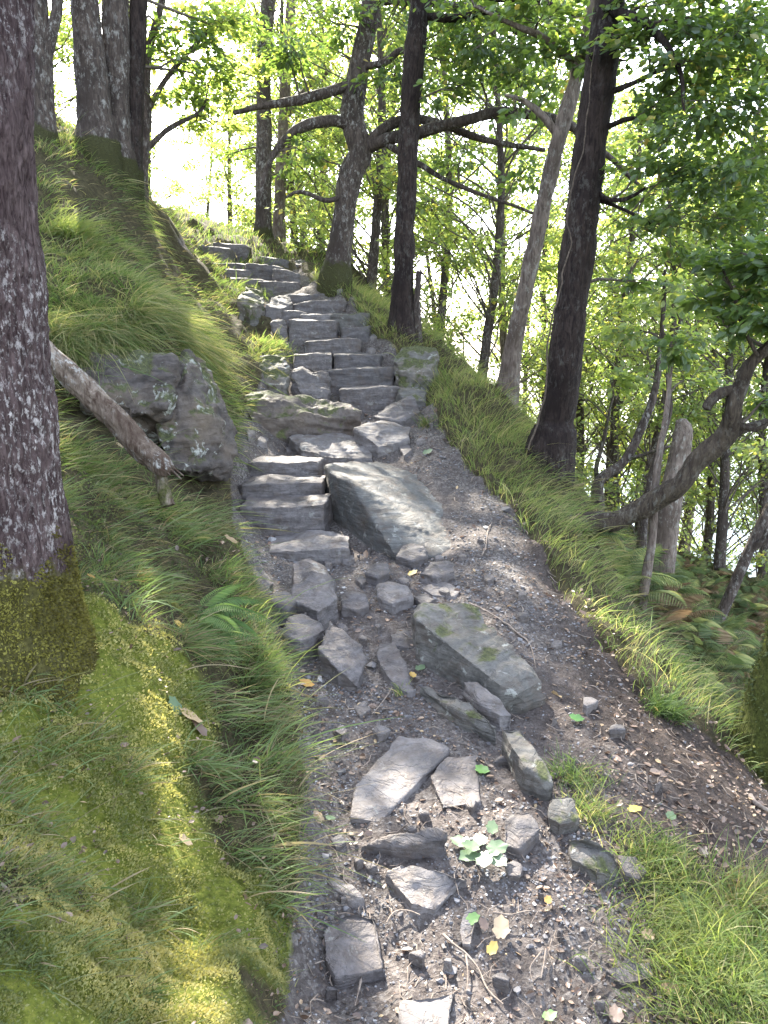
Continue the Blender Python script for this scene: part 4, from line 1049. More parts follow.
# ------------------------------------------------------------------ woodland beyond: a few grown variants, copied
def variant(seed, hgt, mat, leafm, nl, low=1.6, spread=1.9):
    g = np.random.default_rng(seed)
    lean = g.normal(0, 0.35, 2)
    tr = [(lean[0] * t + 0.18 * math.sin(t * 5 + seed), lean[1] * t + 0.18 * math.cos(t * 4 + seed), hgt * t, 0.08 * (1 - 0.8 * t) + .01) for t in (0, .15, .35, .55, .8, 1)]
    tr = np.array(tr); tr[0, 2] = -0.6; tr[0, 3] = .11
    root = empty("woodland_tree", (0, 0, 0))
    mb = MB(); ln = smooth_line(tr, .12); tube(mb, ln, 12, .005, 1, seed, moss=.2); mb.build("trunk", M[mat], root)
    lf, tw = MB(), MB()
    n = int(nl / 170)
    lb = MB()
    for q in range(n):
        z = low + (hgt * 1.05 - low) * (q + g.random()) / n
        a = g.uniform(0, 2 * np.pi)
        prof = spread * (0.55 + 0.45 * math.sin(min(1, (z - low) / (hgt - low)) * 2.6 + .3))
        rr_ = prof * g.uniform(.25, 1.05)
        k = min(len(ln) - 1, max(3, int(len(ln) * (z - .3 - .35 * rr_) / hgt)))
        c = np.array([ln[k, 0] + rr_ * math.cos(a), ln[k, 1] + rr_ * math.sin(a), z])
        spray(lf, tw, ln[k, :3], c, g.uniform(.40, .68), 170, .092, g, False, 7, min(.018, ln[k, 3] * .4), .4)
    tw.build("branches", M['branch'], root)
    lf.build("crown", M[leafm], root, smooth=False)
    return root

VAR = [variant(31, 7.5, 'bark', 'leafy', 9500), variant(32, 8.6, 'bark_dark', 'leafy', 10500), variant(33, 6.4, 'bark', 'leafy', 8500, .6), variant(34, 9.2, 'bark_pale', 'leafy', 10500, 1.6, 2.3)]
def copy_tree(o):
    c = o.copy(); COL.objects.link(c)
    for ch in o.children:
        d = ch.copy(); COL.objects.link(d); d.parent = c
    return c
WOODS = [  # px of the foot, Y, scale, variant
    (368, 11.5, .85, 2), (395, 14.5, 1.0, 0), (330, 15.5, .95, 3), (440, 13.5, .95, 0), (478, 11.0, .9, 2), (505, 15, 1.0, 3), (535, 19, 1.1, 1), (575, 13.5, .95, 0),
    (630, 12.5, 1.0, 2), (665, 17, 1.15, 3), (710, 13.5, 1.0, 0), (750, 18, 1.1, 3), (800, 13.5, 1.05, 0), (300, 19, .9, 0), (360, 22, 1.0, 3),
    (245, 18, .75, 2), (218, 21, .7, 0), (270, 22, .8, 3), (430, 24, 1.2, 0), (520, 27, 1.3, 3), (620, 27, 1.3, 0), (710, 26, 1.3, 3), (850, 18, 1.1, 0),
    (655, 10.5, .8, 2), (725, 10.5, .85, 0), (605, 17, 1.1, 0), (775, 11, .85, 2), (560, 21, 1.1, 0), (690, 20, 1.2, 0),
    (20, 12.5, .95, 1), (-60, 10, 1.0, 0), (70, 14.5, .85, 3), (110, 16, .8, 2), (170, 20, .7, 2), (290, 15, .85, 2), (330, 23, 1.1, 3), (150, 14, .6, 2)]
wr = random.Random(3)
used = set()
for px, Y, sc, vi in WOODS:
    o = VAR[vi] if vi not in used else copy_tree(VAR[vi])
    used.add(vi)
    x = W(px, 400, Y)[0]
    z = float(H(np.array([x]), np.array([Y]))[0])
    o.location = (x, Y, z)
    o.rotation_euler = (0, 0, wr.uniform(0, 6.28))
    o.scale = (sc, sc, sc * wr.uniform(.92, 1.08))
    if px < 160: tag(o, "leafy tree of the wood on top of the left crest, behind the row of trunks", "tree", "trees on the crest behind the row of trunks")
    elif px < 290: tag(o, "small pale sunlit tree beyond the crest at the top of the stairs", "tree", "pale trees beyond the crest")
    else: tag(o, "leafy tree of the light green wood filling the slope beyond the path", "tree", "trees of the wood beyond the path")

# ------------------------------------------------------------------ fallen log and its stub
lg = smooth_line(wline([(6, 318, 3.45, .062), (45, 350, 3.45, .060), (80, 385, 3.45, .062), (120, 425, 3.42, .064), (150, 452, 3.4, .060), (163, 465, 3.38, .052), (170, 471, 3.37, .036)]), .012)
lg[:, :3] += np.stack([.010 * fbm(lg[:, :3] * 5, 2, 7), .0 * lg[:, 0], .014 * fbm(lg[:, :3] * 4, 2, 8)], -1); lg[:, 3] *= .86 + .10 * fbm(lg[:, :3] * 6, 2, 9)
root = empty("fallen_log", lg[0, :3]); tag(root, "fallen barkless log lying slantwise on the left bank in front of the outcrop", "log")
mb = MB(); tube(mb, lg, 64, .006, .7, 3, moss=.22); mb.build("trunk", M['log'], root)
mb = MB()
for q in range(6):
    a = lg[-5 - q, :3] + np.array([0, .015 * (q % 3 - 1), .014 * (q % 2)]); tube(mb, np.array([[*a, .014], [*(a + np.array([.05 + .018 * q, -.02, -.045 - .012 * q])), .003]]), 6, moss=0.)
mb.build("splinter", M['log'], root)
st = wline([(168, 506, 3.40, .030), (164, 492, 3.42, .030), (160, 470, 3.45, .026)])
mb = MB(); tube(mb, smooth_line(st, .02), 20, .004, 1, 3, moss=.5); tag(mb.build("tree_stub", M['log'], None), "short broken stub propping the end of the fallen log", "stub")

# ------------------------------------------------------------------ grass
def grass(n, region, length, width, mat, label, seed, lean=0.5, droop=0.6, rnd=(0.4, 0.2), name="grass", segs=4, dens=None, extra=None, kind='stuff', cat="grass", parent=None, wind=(0, 0), dry=0.0):
    """region: function(rng,n)->x,y ; dens: function(x,y)->keep probability ; blades bend downslope"""
    g = np.random.default_rng(seed)
    out_ = region(g, n)
    x, y = out_[:2]
    rad = out_[2] if len(out_) > 2 else np.zeros((len(x), 2))
    keep = np.ones(len(x), bool)
    if dens is not None: keep = g.random(len(x)) < dens(x, y)
    x, y, rad = x[keep], y[keep], rad[keep]
    z = H(x, y)
    e = 0.06
    gx = (Hbase(x + e, y) - Hbase(x - e, y)) / (2 * e); gy = (Hbase(x, y + e) - Hbase(x, y - e)) / (2 * e)
    nrm = norm(np.stack([-gx, -gy, np.ones_like(gx)], -1))
    n = len(x)
    # tussocks share a lean
    cl = np.stack([vn(np.stack([x * 7, y * 7, x * 0], -1), seed + q) for q in (1, 2)], -1)
    d = nrm * 0.9 + np.array([0, 0, 0.5])
    d[:, :2] += cl * 0.55 * lean + g.normal(0, 0.50, (n, 2)) * lean + np.array(wind)
    d[:, :2] += rad
    down = np.stack([-gx, -gy, -(gx ** 2 + gy ** 2)], -1)
    d = norm(d + down * 0.25)
    L = length * np.exp(g.normal(0, 0.32, n)) * (0.75 + 0.35 * vn(np.stack([x * 3, y * 3, x * 0], -1), seed + 9))
    L = L * np.clip(np.hypot(x, y) / 2.3, .5, 1)
    w = width * np.exp(g.normal(-.1, .38, n)) * np.clip(np.hypot(x, y) / 2.0, .6, 1)
    side = norm(np.cross(d, g.normal(0, 1, (n, 3))))
    bend = norm(norm(np.stack([d[:, 0], d[:, 1], d[:, 2] * 0], -1)) * 0.5 + down * 0.5 + np.array([0, 0, -0.9]) + g.normal(0, 0.38, (n, 3)))
    dr = droop * g.uniform(0.4, 1.5, n)
    P0 = np.stack([x, y, z - 0.008], -1)
    t = np.linspace(0, 1, segs + 1)
    ctr = P0[:, None] + L[:, None, None] * (d[:, None] * t[None, :, None] + bend[:, None] * (dr[:, None] * t[None] ** 2)[..., None] * 0.62)
    hw = (w[:, None] * 0.5 * np.array([0.7] + [1.0] * (segs - 2) + [0.6, 0.04])[None])[..., None] * side[:, None]
    V = np.stack([ctr - hw, ctr + hw], 2).reshape(n, -1, 3)
    k = 2 * (segs + 1)
    q = np.arange(segs) * 2
    Fq = np.stack([q, q + 1, q + 3, q + 2], -1)
    Fa = (Fq[None] + (np.arange(n) * k)[:, None, None]).reshape(-1, 4)
    rn = np.clip(g.normal(rnd[0], rnd[1], n) + 0.12 * cl[:, 0], 0, 0.84)
    rn = np.where(g.random(n) < dry, g.uniform(0.86, 1.0, n), rn)
    mb = MB(); mb.add(V.reshape(-1, 3), Fa, rnd=np.repeat(rn, k))
    o = mb.build(name, M[mat], parent)
    if parent is None:
        tag(o, label, cat if kind != 'stuff' else None, None, kind)
        if kind == 'stuff': o["category"] = cat
    return o

def box_region(x0, x1, y0, y1):
    return lambda g, n: (g.uniform(x0, x1, n), g.uniform(y0, y1, n))
def polar_region(r0, r1, a0, a1):
    """even per picture area: density falls with distance"""
    def f(g, n):
        r = np.exp(g.uniform(math.log(r0), math.log(r1), n)); a = np.radians(g.uniform(a0, a1, n))
        return r * np.sin(a), r * np.cos(a)
    return f
_rock_xy = [(o.location.x, o.location.y, max(o.dimensions.x, o.dimensions.y) * 0.45) for o in ROCKS]
def not_rock(x, y, f=1.0):
    k = np.ones(np.shape(x))
    for rx, ry, rr_ in _rock_xy:
        k = np.minimum(k, sstep(0.75 * rr_ * f, 1.0 * rr_ * f, np.hypot(x - rx, y - ry)))
    return k

def left_dens(x, y):
    sd = path_sd(x, y)
    left = (x < -0.2 - 0.0 * y) & (sd < -0.01)
    sp = fbm(np.stack([x * 2.6, y * 2.6, x * 0], -1), 2, 77)
    return left * (0.25 + 0.75 * sstep(-0.5, 0.3, sp)) * (1 - 0.93 * moss_mask(x, y)) * (0.3 + 0.7 * not_rock(x, y, .8))
def gaps(x, y):
    lo = np.where(np.hypot(x, y) > 2.6, .4, .12)
    return lo + (1 - lo) * sstep(-.25, .2, fbm(np.stack([x * 5, y * 5, x * 0], -1), 3, 88))
def right_edge_dens(x, y):
    sd = path_sd(x, y)
    side = x > (-0.9 - 0.0 * y)
    band = np.where(y > 4.8, sstep(-1.25, -0.7, sd), sstep(-0.60, -0.30, sd)) * sstep(0.03, -0.03, sd)
    return side * (y > 2.35) * band * (x > np.where(y > 8, -1.2, -0.6))

grass(16000, polar_region(.75, 4.8, -62, -4), .050, .0018, 'grass', "fine green grass draped over the near left bank", 201, lean=1.2, droop=.9, dens=lambda x, y: left_dens(x, y) * gaps(x, y), dry=.30)
grass(24000, polar_region(3.6, 11.5, -42, -6), .10, .0045, 'grass', "thick tussocky grass covering the upper left bank", 202, lean=.8, droop=.9, rnd=(.5, .25), dens=lambda x, y: left_dens(x, y) * gaps(x * .6, y * .6), dry=.34)
hx, hy = W(115, 300, 4.9)[:2]
def hum(x, y):
    return left_dens(x, y) * sstep(1.1, .2, np.hypot(x - hx, (y - hy)))
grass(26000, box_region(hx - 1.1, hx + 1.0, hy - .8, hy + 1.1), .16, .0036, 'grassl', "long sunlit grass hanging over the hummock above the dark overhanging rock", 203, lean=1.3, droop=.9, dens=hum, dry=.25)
def rim(x, y):
    sd = path_sd(x, y)
    return (x < 0.1) * sstep(-.16, -.07, sd) * sstep(.015, -.01, sd) * (y < 3.4) * sstep(1.2, 1.5, y)
grass(22000, box_region(-.9, -.1, 1.0, 3.4), .060, .0018, 'grassl', "yellow-green fringe of fine grass along the left rim of the lower path", 204, lean=.7, droop=1.0, dens=lambda x, y: rim(x, y) * gaps(x * 1.5, y * 1.5), dry=.35, rnd=(.4, .25))
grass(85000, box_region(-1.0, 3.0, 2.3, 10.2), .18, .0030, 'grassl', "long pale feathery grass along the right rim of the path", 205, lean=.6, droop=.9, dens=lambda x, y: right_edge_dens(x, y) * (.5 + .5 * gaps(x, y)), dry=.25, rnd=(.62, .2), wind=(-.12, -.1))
grass(26000, box_region(0.4, 6.5, 3.0, 11), .15, .005, 'grass', "loose grass on the slope below the right rim", 206, lean=.7, droop=.8, dens=lambda x, y: (path_sd(x, y) < -.35) * .35 * (x > 1.0), dry=.3)
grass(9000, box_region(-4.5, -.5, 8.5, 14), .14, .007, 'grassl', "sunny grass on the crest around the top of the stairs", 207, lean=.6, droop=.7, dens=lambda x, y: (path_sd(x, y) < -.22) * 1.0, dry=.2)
def arch_tufts():
    # a few long arching blades on the near bank
    spots = [(18, 700), (60, 720), (40, 770), (150, 545), (165, 575), (130, 620), (95, 500), (230, 730), (250, 690), (120, 470), (215, 800), (190, 760), (270, 790), (60, 880), (100, 460), (30, 840), (150, 830), (205, 660), (225, 640), (240, 660), (215, 540), (195, 520), (175, 540), (130, 560), (110, 530), (220, 590), (255, 720), (265, 750), (285, 800), (250, 830), (275, 850), (240, 870), (285, 880), (270, 920), (200, 700), (90, 940), (30, 960), (130, 900), (260, 690), (245, 770)]
    g = np.random.default_rng(44)
    P = [hit(*s)[:2] for s in spots]
    def reg(gg, n):
        i = gg.integers(0, len(P), n); a = np.array(P)[i]
        return a[:, 0] + gg.normal(0, .03, n), a[:, 1] + gg.normal(0, .03, n)
    grass(2600, reg, .165, .0030, 'grass', "long arching grass blades springing from the mossy left bank", 208, lean=1.1, droop=1.0, rnd=(.66, .12), segs=7, dry=.10)
arch_tufts()
grass(24000, polar_region(.75, 6.5, -62, -4), .045, .0017, 'grass', "dead straw and moss thatch matted over the left bank", 210, lean=2.2, droop=.5, dry=.62, rnd=(.25, .2), dens=lambda x, y: (x < -.1) * (path_sd(x, y) < -.01) * .9, segs=3)
def tussocks(n, per, pr, r, L, w, mat, label, seed, dry, keepf, rnd=(.5, .15)):
    g0 = np.random.default_rng(seed)
    x, y = pr(g0, n)
    k = keepf(x, y) > g0.random(n)
    C = np.stack([x[k], y[k]], -1)
    sc = g0.uniform(.6, 1.5, len(C)) * np.hypot(C[:, 0], C[:, 1]) ** .35
    def reg(g, m):
        i = g.integers(0, len(C), m)
        o = g.normal(0, 1, (m, 2)); o *= (r * sc[i])[:, None]
        return C[i, 0] + o[:, 0], C[i, 1] + o[:, 1], o / (r * sc[i])[:, None] * .45
    grass(per * len(C), reg, L, w, mat, label, seed + 1, lean=.7, droop=.9, dry=dry, rnd=rnd, segs=5, dens=lambda x, y: (path_sd(x, y) < -.005) * (x < .1) * 1.0)
tussocks(300, 130, polar_region(.9, 4.2, -58, -5), .020, .130, .0022, 'grass', "fresh green grass tussocks clustered down the near left bank", 220, .16, lambda x, y: (x < -.15) * (path_sd(x, y) < -.02) * (1 - .9 * moss_mask(x, y)), (.6, .16))
tussocks(330, 170, polar_region(3.6, 10.5, -40, -7), .040, .125, .0036, 'grassl', "tussocks of paler grass over the upper left bank", 230, .30, lambda x, y: (x < -.3) * (path_sd(x, y) < -.03) * not_rock(x, y, .9))
tussocks(260, 170, polar_region(2.4, 9, 2, 40), .035, .125, .0030, 'grassl', "feathery grass tussocks standing along the right rim of the path", 240, .28, right_edge_dens) if False else None
def fringe():
    A_ = hit(40, 352); B2 = hit(115, 340); C_ = hit(200, 352)
    def reg(g, n):
        t = g.random(n)[:, None]
        P = np.where(t < .5, A_[:2] * (1 - 2 * t) + B2[:2] * 2 * t, B2[:2] * (2 - 2 * t) + C_[:2] * (2 * t - 1))
        return P[:, 0] + g.normal(0, .05, n), P[:, 1] + g.normal(0, .07, n)
    grass(11000, reg, .20, .003, 'grassl', "curtain of long dry grass hanging from the lip of the hummock over the dark rock", 209, lean=1.1, droop=1.5, dry=.5, rnd=(.4, .2), segs=6)
fringe()
def tuft(label, px, py, r, n, L, w, mat, seed, droop=.7, dry=.1, wind=(0, 0), rnd=(.5, .2), name="grass_tuft"):
    c = hit(px, py)
    o = grass(n, lambda g, k: (c[0] + g.normal(0, r, k), c[1] + g.normal(0, r, k)), L, w, mat, label, seed, lean=.9, droop=droop, dry=dry, wind=wind, kind='thing', cat="grass tuft", name=name, rnd=rnd, segs=5)
    if "kind" in o: del o["kind"]
    return o
tuft("small bright green grass tuft growing on the path beside the narrow mossy slab", 578, 780, .045, 420, .13, .0026, 'grass', 301, wind=(-.1, 0), rnd=(.65, .1), dry=.04)
tuft("dark green tuft of arching blades under the right rim of the path", 662, 712, .04, 520, .15, .0026, 'grass', 302, wind=(.1, -.1), rnd=(.35, .1), dry=.03)
tuft("big loose bright tuft of tangled grass at the lower right corner", 712, 955, .10, 5200, .14, .0024, 'grassl', 303, droop=.8, dry=.10, wind=(-.1, 0), rnd=(.6, .2))
tuft("lush green grass tuft cut off by the right edge at the bottom", 775, 930, .07, 3200, .15, .0026, 'grass', 304, dry=.05, rnd=(.75, .15))
tuft("straggly yellowish tuft spilling over the small grey rock", 660, 870, .06, 1300, .11, .0022, 'grassl', 305, dry=.3)
tuft("low worn tuft at the bottom right edge of the path", 740, 1040, .09, 3000, .13, .0024, 'grassl', 306, dry=.2)
tuft("sparse tuft beside the rounded rock and triangular rock", 590, 815, .035, 320, .08, .002, 'grassl', 307, dry=.35)
tuft("tiny grass sprig rooted on the great slanting boulder", 510, 690, .02, 110, .07, .002, 'grass', 308, dry=.3)
tuft("tiny sprig of grass at the tip of the long narrow flat stone", 402, 692, .014, 60, .05, .0025, 'grassl', 309)
tuft("light tuft in the soil above the small grey stone", 425, 425, .03, 160, .10, .003, 'grass', 310, dry=.2)
tuft("grassy crown growing on the moss-capped boulder", 275, 352, .08, 700, .14, .004, 'grassl', 311, dry=.15)
tuft("tuft leaning over the dark mossy boulder by the upper flight", 252, 296, .1, 700, .15, .005, 'grassl', 312, dry=.15)
tuft("spiky sunlit tussock high on the left bank above the hummock", 68, 235, .10, 800, .20, .005, 'grassl', 313, droop=.8, dry=.1, rnd=(.7, .1))

# ------------------------------------------------------------------ moss on the bank
def moss_bits():
    g = np.random.default_rng(71)
    n = 420000
    x, y = polar_region(0.72, 3.6, -62, -5)(g, n)
    m = moss_mask(x, y)
    keep = (g.random(n) < np.clip(m * 1.1 + .62, 0, 1) * (.12 + .88 * sstep(-.3, .15, fbm(np.stack([x * 8, y * 8, x * 0], -1), 3, 66)))) & (path_sd(x, y) < -.015)
    x, y = x[keep], y[keep]
    z = H(x, y)
    e = .03
    gx = (Hbase(x + e, y) - Hbase(x - e, y)) / (2 * e); gy = (Hbase(x, y + e) - Hbase(x, y - e)) / (2 * e)
    nr = norm(np.stack([-gx, -gy, np.ones_like(gx)], -1))
    P = np.stack([x, y, z], -1)
    cush = fbm(P * 20, 2, 6)
    P = P + nr * (0.010 + 0.012 * cush)[:, None]
    tone = np.clip(.27 + .36 * moss_mask(x, y) + .30 * fbm(P * 5, 2, 33) + .22 * cush + g.normal(0, .08, len(x)), 0, 1)
    r = np.hypot(x, y)
    mb = MB()
    add_leaves(mb, P, nr * 1.0 + g.normal(0, .75, P.shape), g.normal(0, 1, P.shape), (.0048 * r ** .6) * g.uniform(.6, 1.5, len(x)), tone, False)
    o = mb.build("moss", M['moss'], None, smooth=False)
    tag(o, "bright yellow-green feathery moss cushioning the near left bank", "moss", None, "stuff")
moss_bits()

# ------------------------------------------------------------------ gravel, leaf litter, twigs
def pebble_templates():
    out = []
    for q in range(6):
        rr_ = random.Random(q)
        bm = bmesh.new()
        for k in range(11):
            v = Vector((rr_.gauss(0, 1), rr_.gauss(0, 1), rr_.gauss(0, 1))).normalized()
            bm.verts.new((v.x, v.y * rr_.uniform(.7, .9), v.z * .55))
        res = bmesh.ops.convex_hull(bm, input=bm.verts[:])
        bmesh.ops.triangulate(bm, faces=bm.faces[:])
        bm.verts.index_update()
        out.append((np.array([v.co[:] for v in bm.verts]), np.array([[v.index for v in f.verts] for f in bm.faces])))
        bm.free()
    return out
PT = pebble_templates()
def pebbles():
    g = np.random.default_rng(81)
    n = 80000
    x, y = polar_region(1.15, 7.0, -16, 42)(g, n)
    sd = path_sd(x, y)
    dn = fbm(np.stack([x * 2.2, y * 2.2, x * 0], -1), 3, 51)
    prob = .75 * sstep(-.02, .05, sd) * (.22 + .78 * sstep(-.35, .4, dn)) * (1 - .78 * sstep(.3, .8, x - .12 * y)) * (.15 + .85 * not_rock(x, y, .85))
    keep = g.random(n) < prob
    x, y = x[keep], y[keep]; n = len(x)
    z = H(x, y); r = np.hypot(x, y)
    s = .0023 * r ** .55 * np.exp(g.normal(0, .42, n)); big = g.random(n) < .025; s = np.where(big, s * 2.3, s)
    mb = MB()
    rn = np.clip(g.normal(.45, .20, n), 0, .9); rn = np.where(g.random(n) < .05, g.uniform(.9, 1, n), rn)
    for q, (V, Fc) in enumerate(PT):
        i = np.where(np.arange(n) % len(PT) == q)[0]
        a = g.uniform(0, 6.28, len(i)); c, sn = np.cos(a), np.sin(a)
        VV = V[None] * s[i][:, None, None]
        X = VV[..., 0] * c[:, None] - VV[..., 1] * sn[:, None]; Yy = VV[..., 0] * sn[:, None] + VV[..., 1] * c[:, None]
        P = np.stack([X + x[i][:, None], Yy + y[i][:, None], VV[..., 2] + (z[i] + s[i] * .15)[:, None]], -1)
        Fa = (Fc[None] + (np.arange(len(i)) * len(V))[:, None, None]).reshape(-1, 3)
        mb.add(P.reshape(-1, 3), Fa, rnd=np.repeat(rn[i], len(V)))
    o = mb.build("gravel", M['pebble'], None, smooth=False)
    tag(o, "loose grey gravel strewn over the lower path", "gravel", None, "stuff")
pebbles()
def litter():
    g = np.random.default_rng(91)
    n = 30000
    x, y = polar_region(1.2, 11, -20, 42)(g, n)
    sd = path_sd(x, y)
    dn = fbm(np.stack([x * 1.8, y * 1.8, x * 0], -1), 3, 61)
    prob = sstep(-.15, .03, sd) * (.16 + .5 * sstep(-.1, .5, dn) + .5 * sstep(.5, 1.0, x - .05 * y + .15) + .2 * sstep(3, 5, y)) * (.1 + .9 * not_rock(x, y, .8))
    keep = g.random(n) < prob
    x, y = x[keep], y[keep]; n = len(x)
    x2, y2 = polar_region(.9, 6, -55, -8)(g, 5000)
    k2 = (path_sd(x2, y2) < 0) & (g.random(5000) < .6 * sstep(-.2, .4, fbm(np.stack([x2 * 4, y2 * 4, x2 * 0], -1), 2, 15)))
    x = np.r_[x, x2[k2]]; y = np.r_[y, y2[k2]]; n = len(x)
    z = H(x, y) + np.where(path_sd(x, y) < 0, .016, .004)
    mb = MB()
    nn = np.array([0, 0, 1.0]) + g.normal(0, .5, (n, 3))
    d = g.normal(0, 1, (n, 3)) * np.array([1, 1, .25])
    add_leaves(mb, np.stack([x, y, z], -1), d, nn, (.007 + .0032 * np.hypot(x, y) ** .85) * np.exp(g.normal(0, .4, n)), np.clip(g.normal(.45, .25, n), 0, 1), True)
    o = mb.build("leaf_litter", M['litter'], None, smooth=False)
    tag(o, "dry brown leaf scraps scattered over soil and bank", "leaf litter", None, "stuff")
    n = 1500
    x, y = polar_region(1.2, 8, -14, 42)(g, n)
    k = path_sd(x, y) > 0
    x, y = x[k], y[k]
    mb = MB()
    for a, b_ in zip(x, y):
        L = g.uniform(.02, .09) * (.6 + .15 * b_); an = g.uniform(0, 6.28); zz = float(Hbase(np.array([a]), np.array([b_]))[0]) + .010
        p = np.array([[a, b_, zz, .0011], [a + L * .5 * math.cos(an), b_ + L * .5 * math.sin(an), zz + g.uniform(0, .01), .0011], [a + L * math.cos(an + .3), b_ + L * math.sin(an + .3), zz + g.uniform(-.004, .01), .0006]])
        p[:, 3] *= g.uniform(.7, 1.8) * (.6 + .25 * b_)
        zs = Hbase(p[:, 0], p[:, 1]); p[:, 2] = zs + .008 + g.uniform(0, .006, 3)
        tube(mb, p, 4, cap=False)
    o = mb.build("twig_debris", M['twig'], None)
    tag(o, "tiny broken twigs littering the path", "twigs", None, "stuff")
litter()

# single twigs and leaves
def stick(label, pts, r, name="twig", mat='twig', h=.012):
    P = np.array([[*hit(p[0], p[1], h), r * (1 - .5 * i / (len(pts) - 1))] for i, p in enumerate(pts)])
    mb = MB(); ln = smooth_line(P, .012); ln[:, 2] += .004 * vn(ln[:, :3] * 30, 3)
    tube(mb, ln, 8, r * .15, 1, 3)
    tag(mb.build(name, M[mat], None, origin=P[0, :3]), label, "twig")
stick("longest crooked twig lying in the gravel at the bottom centre", [(443, 934), (452, 944), (464, 952), (478, 968), (488, 990), (503, 1004)], .0035)
stick("short twig branching below the longest crooked twig", [(466, 955), (468, 975), (467, 990)], .0026)
stick("curved pale rootlet right of the square dark flat stone", [(387, 922), (394, 913), (407, 910), (420, 914)], .0028)
stick("straight brown twig level with the cream leaf", [(493, 912), (512, 914), (531, 911)], .0028)
stick("pair of crossed twigs' left one in the lower path", [(541, 953), (530, 968), (533, 982)], .0022)
stick("thicker twig right of the crossed one in the lower path", [(546, 950), (544, 964), (541, 978)], .0028)
stick("light twig leaning down left of the fine gravel above the curved flat stone", [(392, 688), (384, 700), (372, 714)], .0026)
stick("long root-like twig running down beside the great slanting boulder", [(470, 603), (492, 614), (514, 630), (530, 645), (536, 668)], .0045)
stick("thin crooked twig on the soil right of the big slab", [(482, 555), (486, 545), (488, 530), (492, 522)], .0035)
stick("pale bent branch end poking in at the right edge above the grass", [(750, 795), (756, 803), (770, 810), (790, 815)], .010, name="branch_end")
stick("dark twig on the mossy bank at the lower left", [(-5, 880), (8, 890), (16, 904), (24, 915)], .0035)
stick("little twig below the square dark flat stone", [(361, 980), (358, 994), (355, 1006)], .003)
stick("dark peg of wood at the left foot of the lowest flight", [(262, 665), (272, 655), (276, 642)], .003)

LOBE = []
for q in range(26):
    a = -math.pi + 2 * math.pi * q / 26
    rad = 0.5 * (1 + .10 * math.cos(7 * a) + .05 * math.sin(3 * a + 1) + .03 * math.cos(11 * a)) * (1 + .10 * math.cos(a))
    LOBE.append((0.5 + rad * math.cos(a), rad * .78 * math.sin(a)))
def big_leaf(px, py, size, ang, h=.012, curl=.15, seed=0, P=None, nrm=None):
    """one lobed leaf as (verts, faces)"""
    g = random.Random(seed)
    c = hit(px, py, h) if P is None else P
    V = [(0.5, 0, 0)] + [(u, v, 0) for u, v in LOBE]
    out = []
    for u, v, w in V:
        w = curl * ((abs(v) * 1.4) ** 2 + (u - .5) ** 2 * .6) + .03 * math.sin(9 * u + seed) - .02
        out.append((u - .5, v, w))
    A = np.array(out) * size
    ca, sa = math.cos(ang), math.sin(ang)
    A = np.stack([A[:, 0] * ca - A[:, 1] * sa, A[:, 0] * sa + A[:, 1] * ca, A[:, 2]], -1)
    if nrm is None:
        e = .03; gx = float(Hbase(np.array([c[0] + e]), np.array([c[1]]))[0] - Hbase(np.array([c[0] - e]), np.array([c[1]]))[0]) / (2 * e)
        gy = float(Hbase(np.array([c[0]]), np.array([c[1] + e]))[0] - Hbase(np.array([c[0]]), np.array([c[1] - e]))[0]) / (2 * e)
        A[:, 2] += A[:, 0] * (gx + g.uniform(-.2, .2)) + A[:, 1] * (gy + g.uniform(-.2, .2))
    return A + c, [[0, 1 + q, 1 + (q + 1) % 26] for q in range(26)]
def leaf(label, px, py, size, ang, mat, seed, h=.014, curl=.25):
    P = hit(px, py, h)
    if path_sd(np.array([P[0]]), np.array([P[1]]))[0] < 0: P[2] = float(H(np.array([P[0]]), np.array([P[1]]))[0]) + .022
    mb = MB(); v, f = big_leaf(px, py, size, ang, h, curl, seed, P); mb.add(v, f, rnd=random.Random(seed).random())
    tag(mb.build("fallen_leaf", M[mat], None, origin=v[0]), label, "leaf")
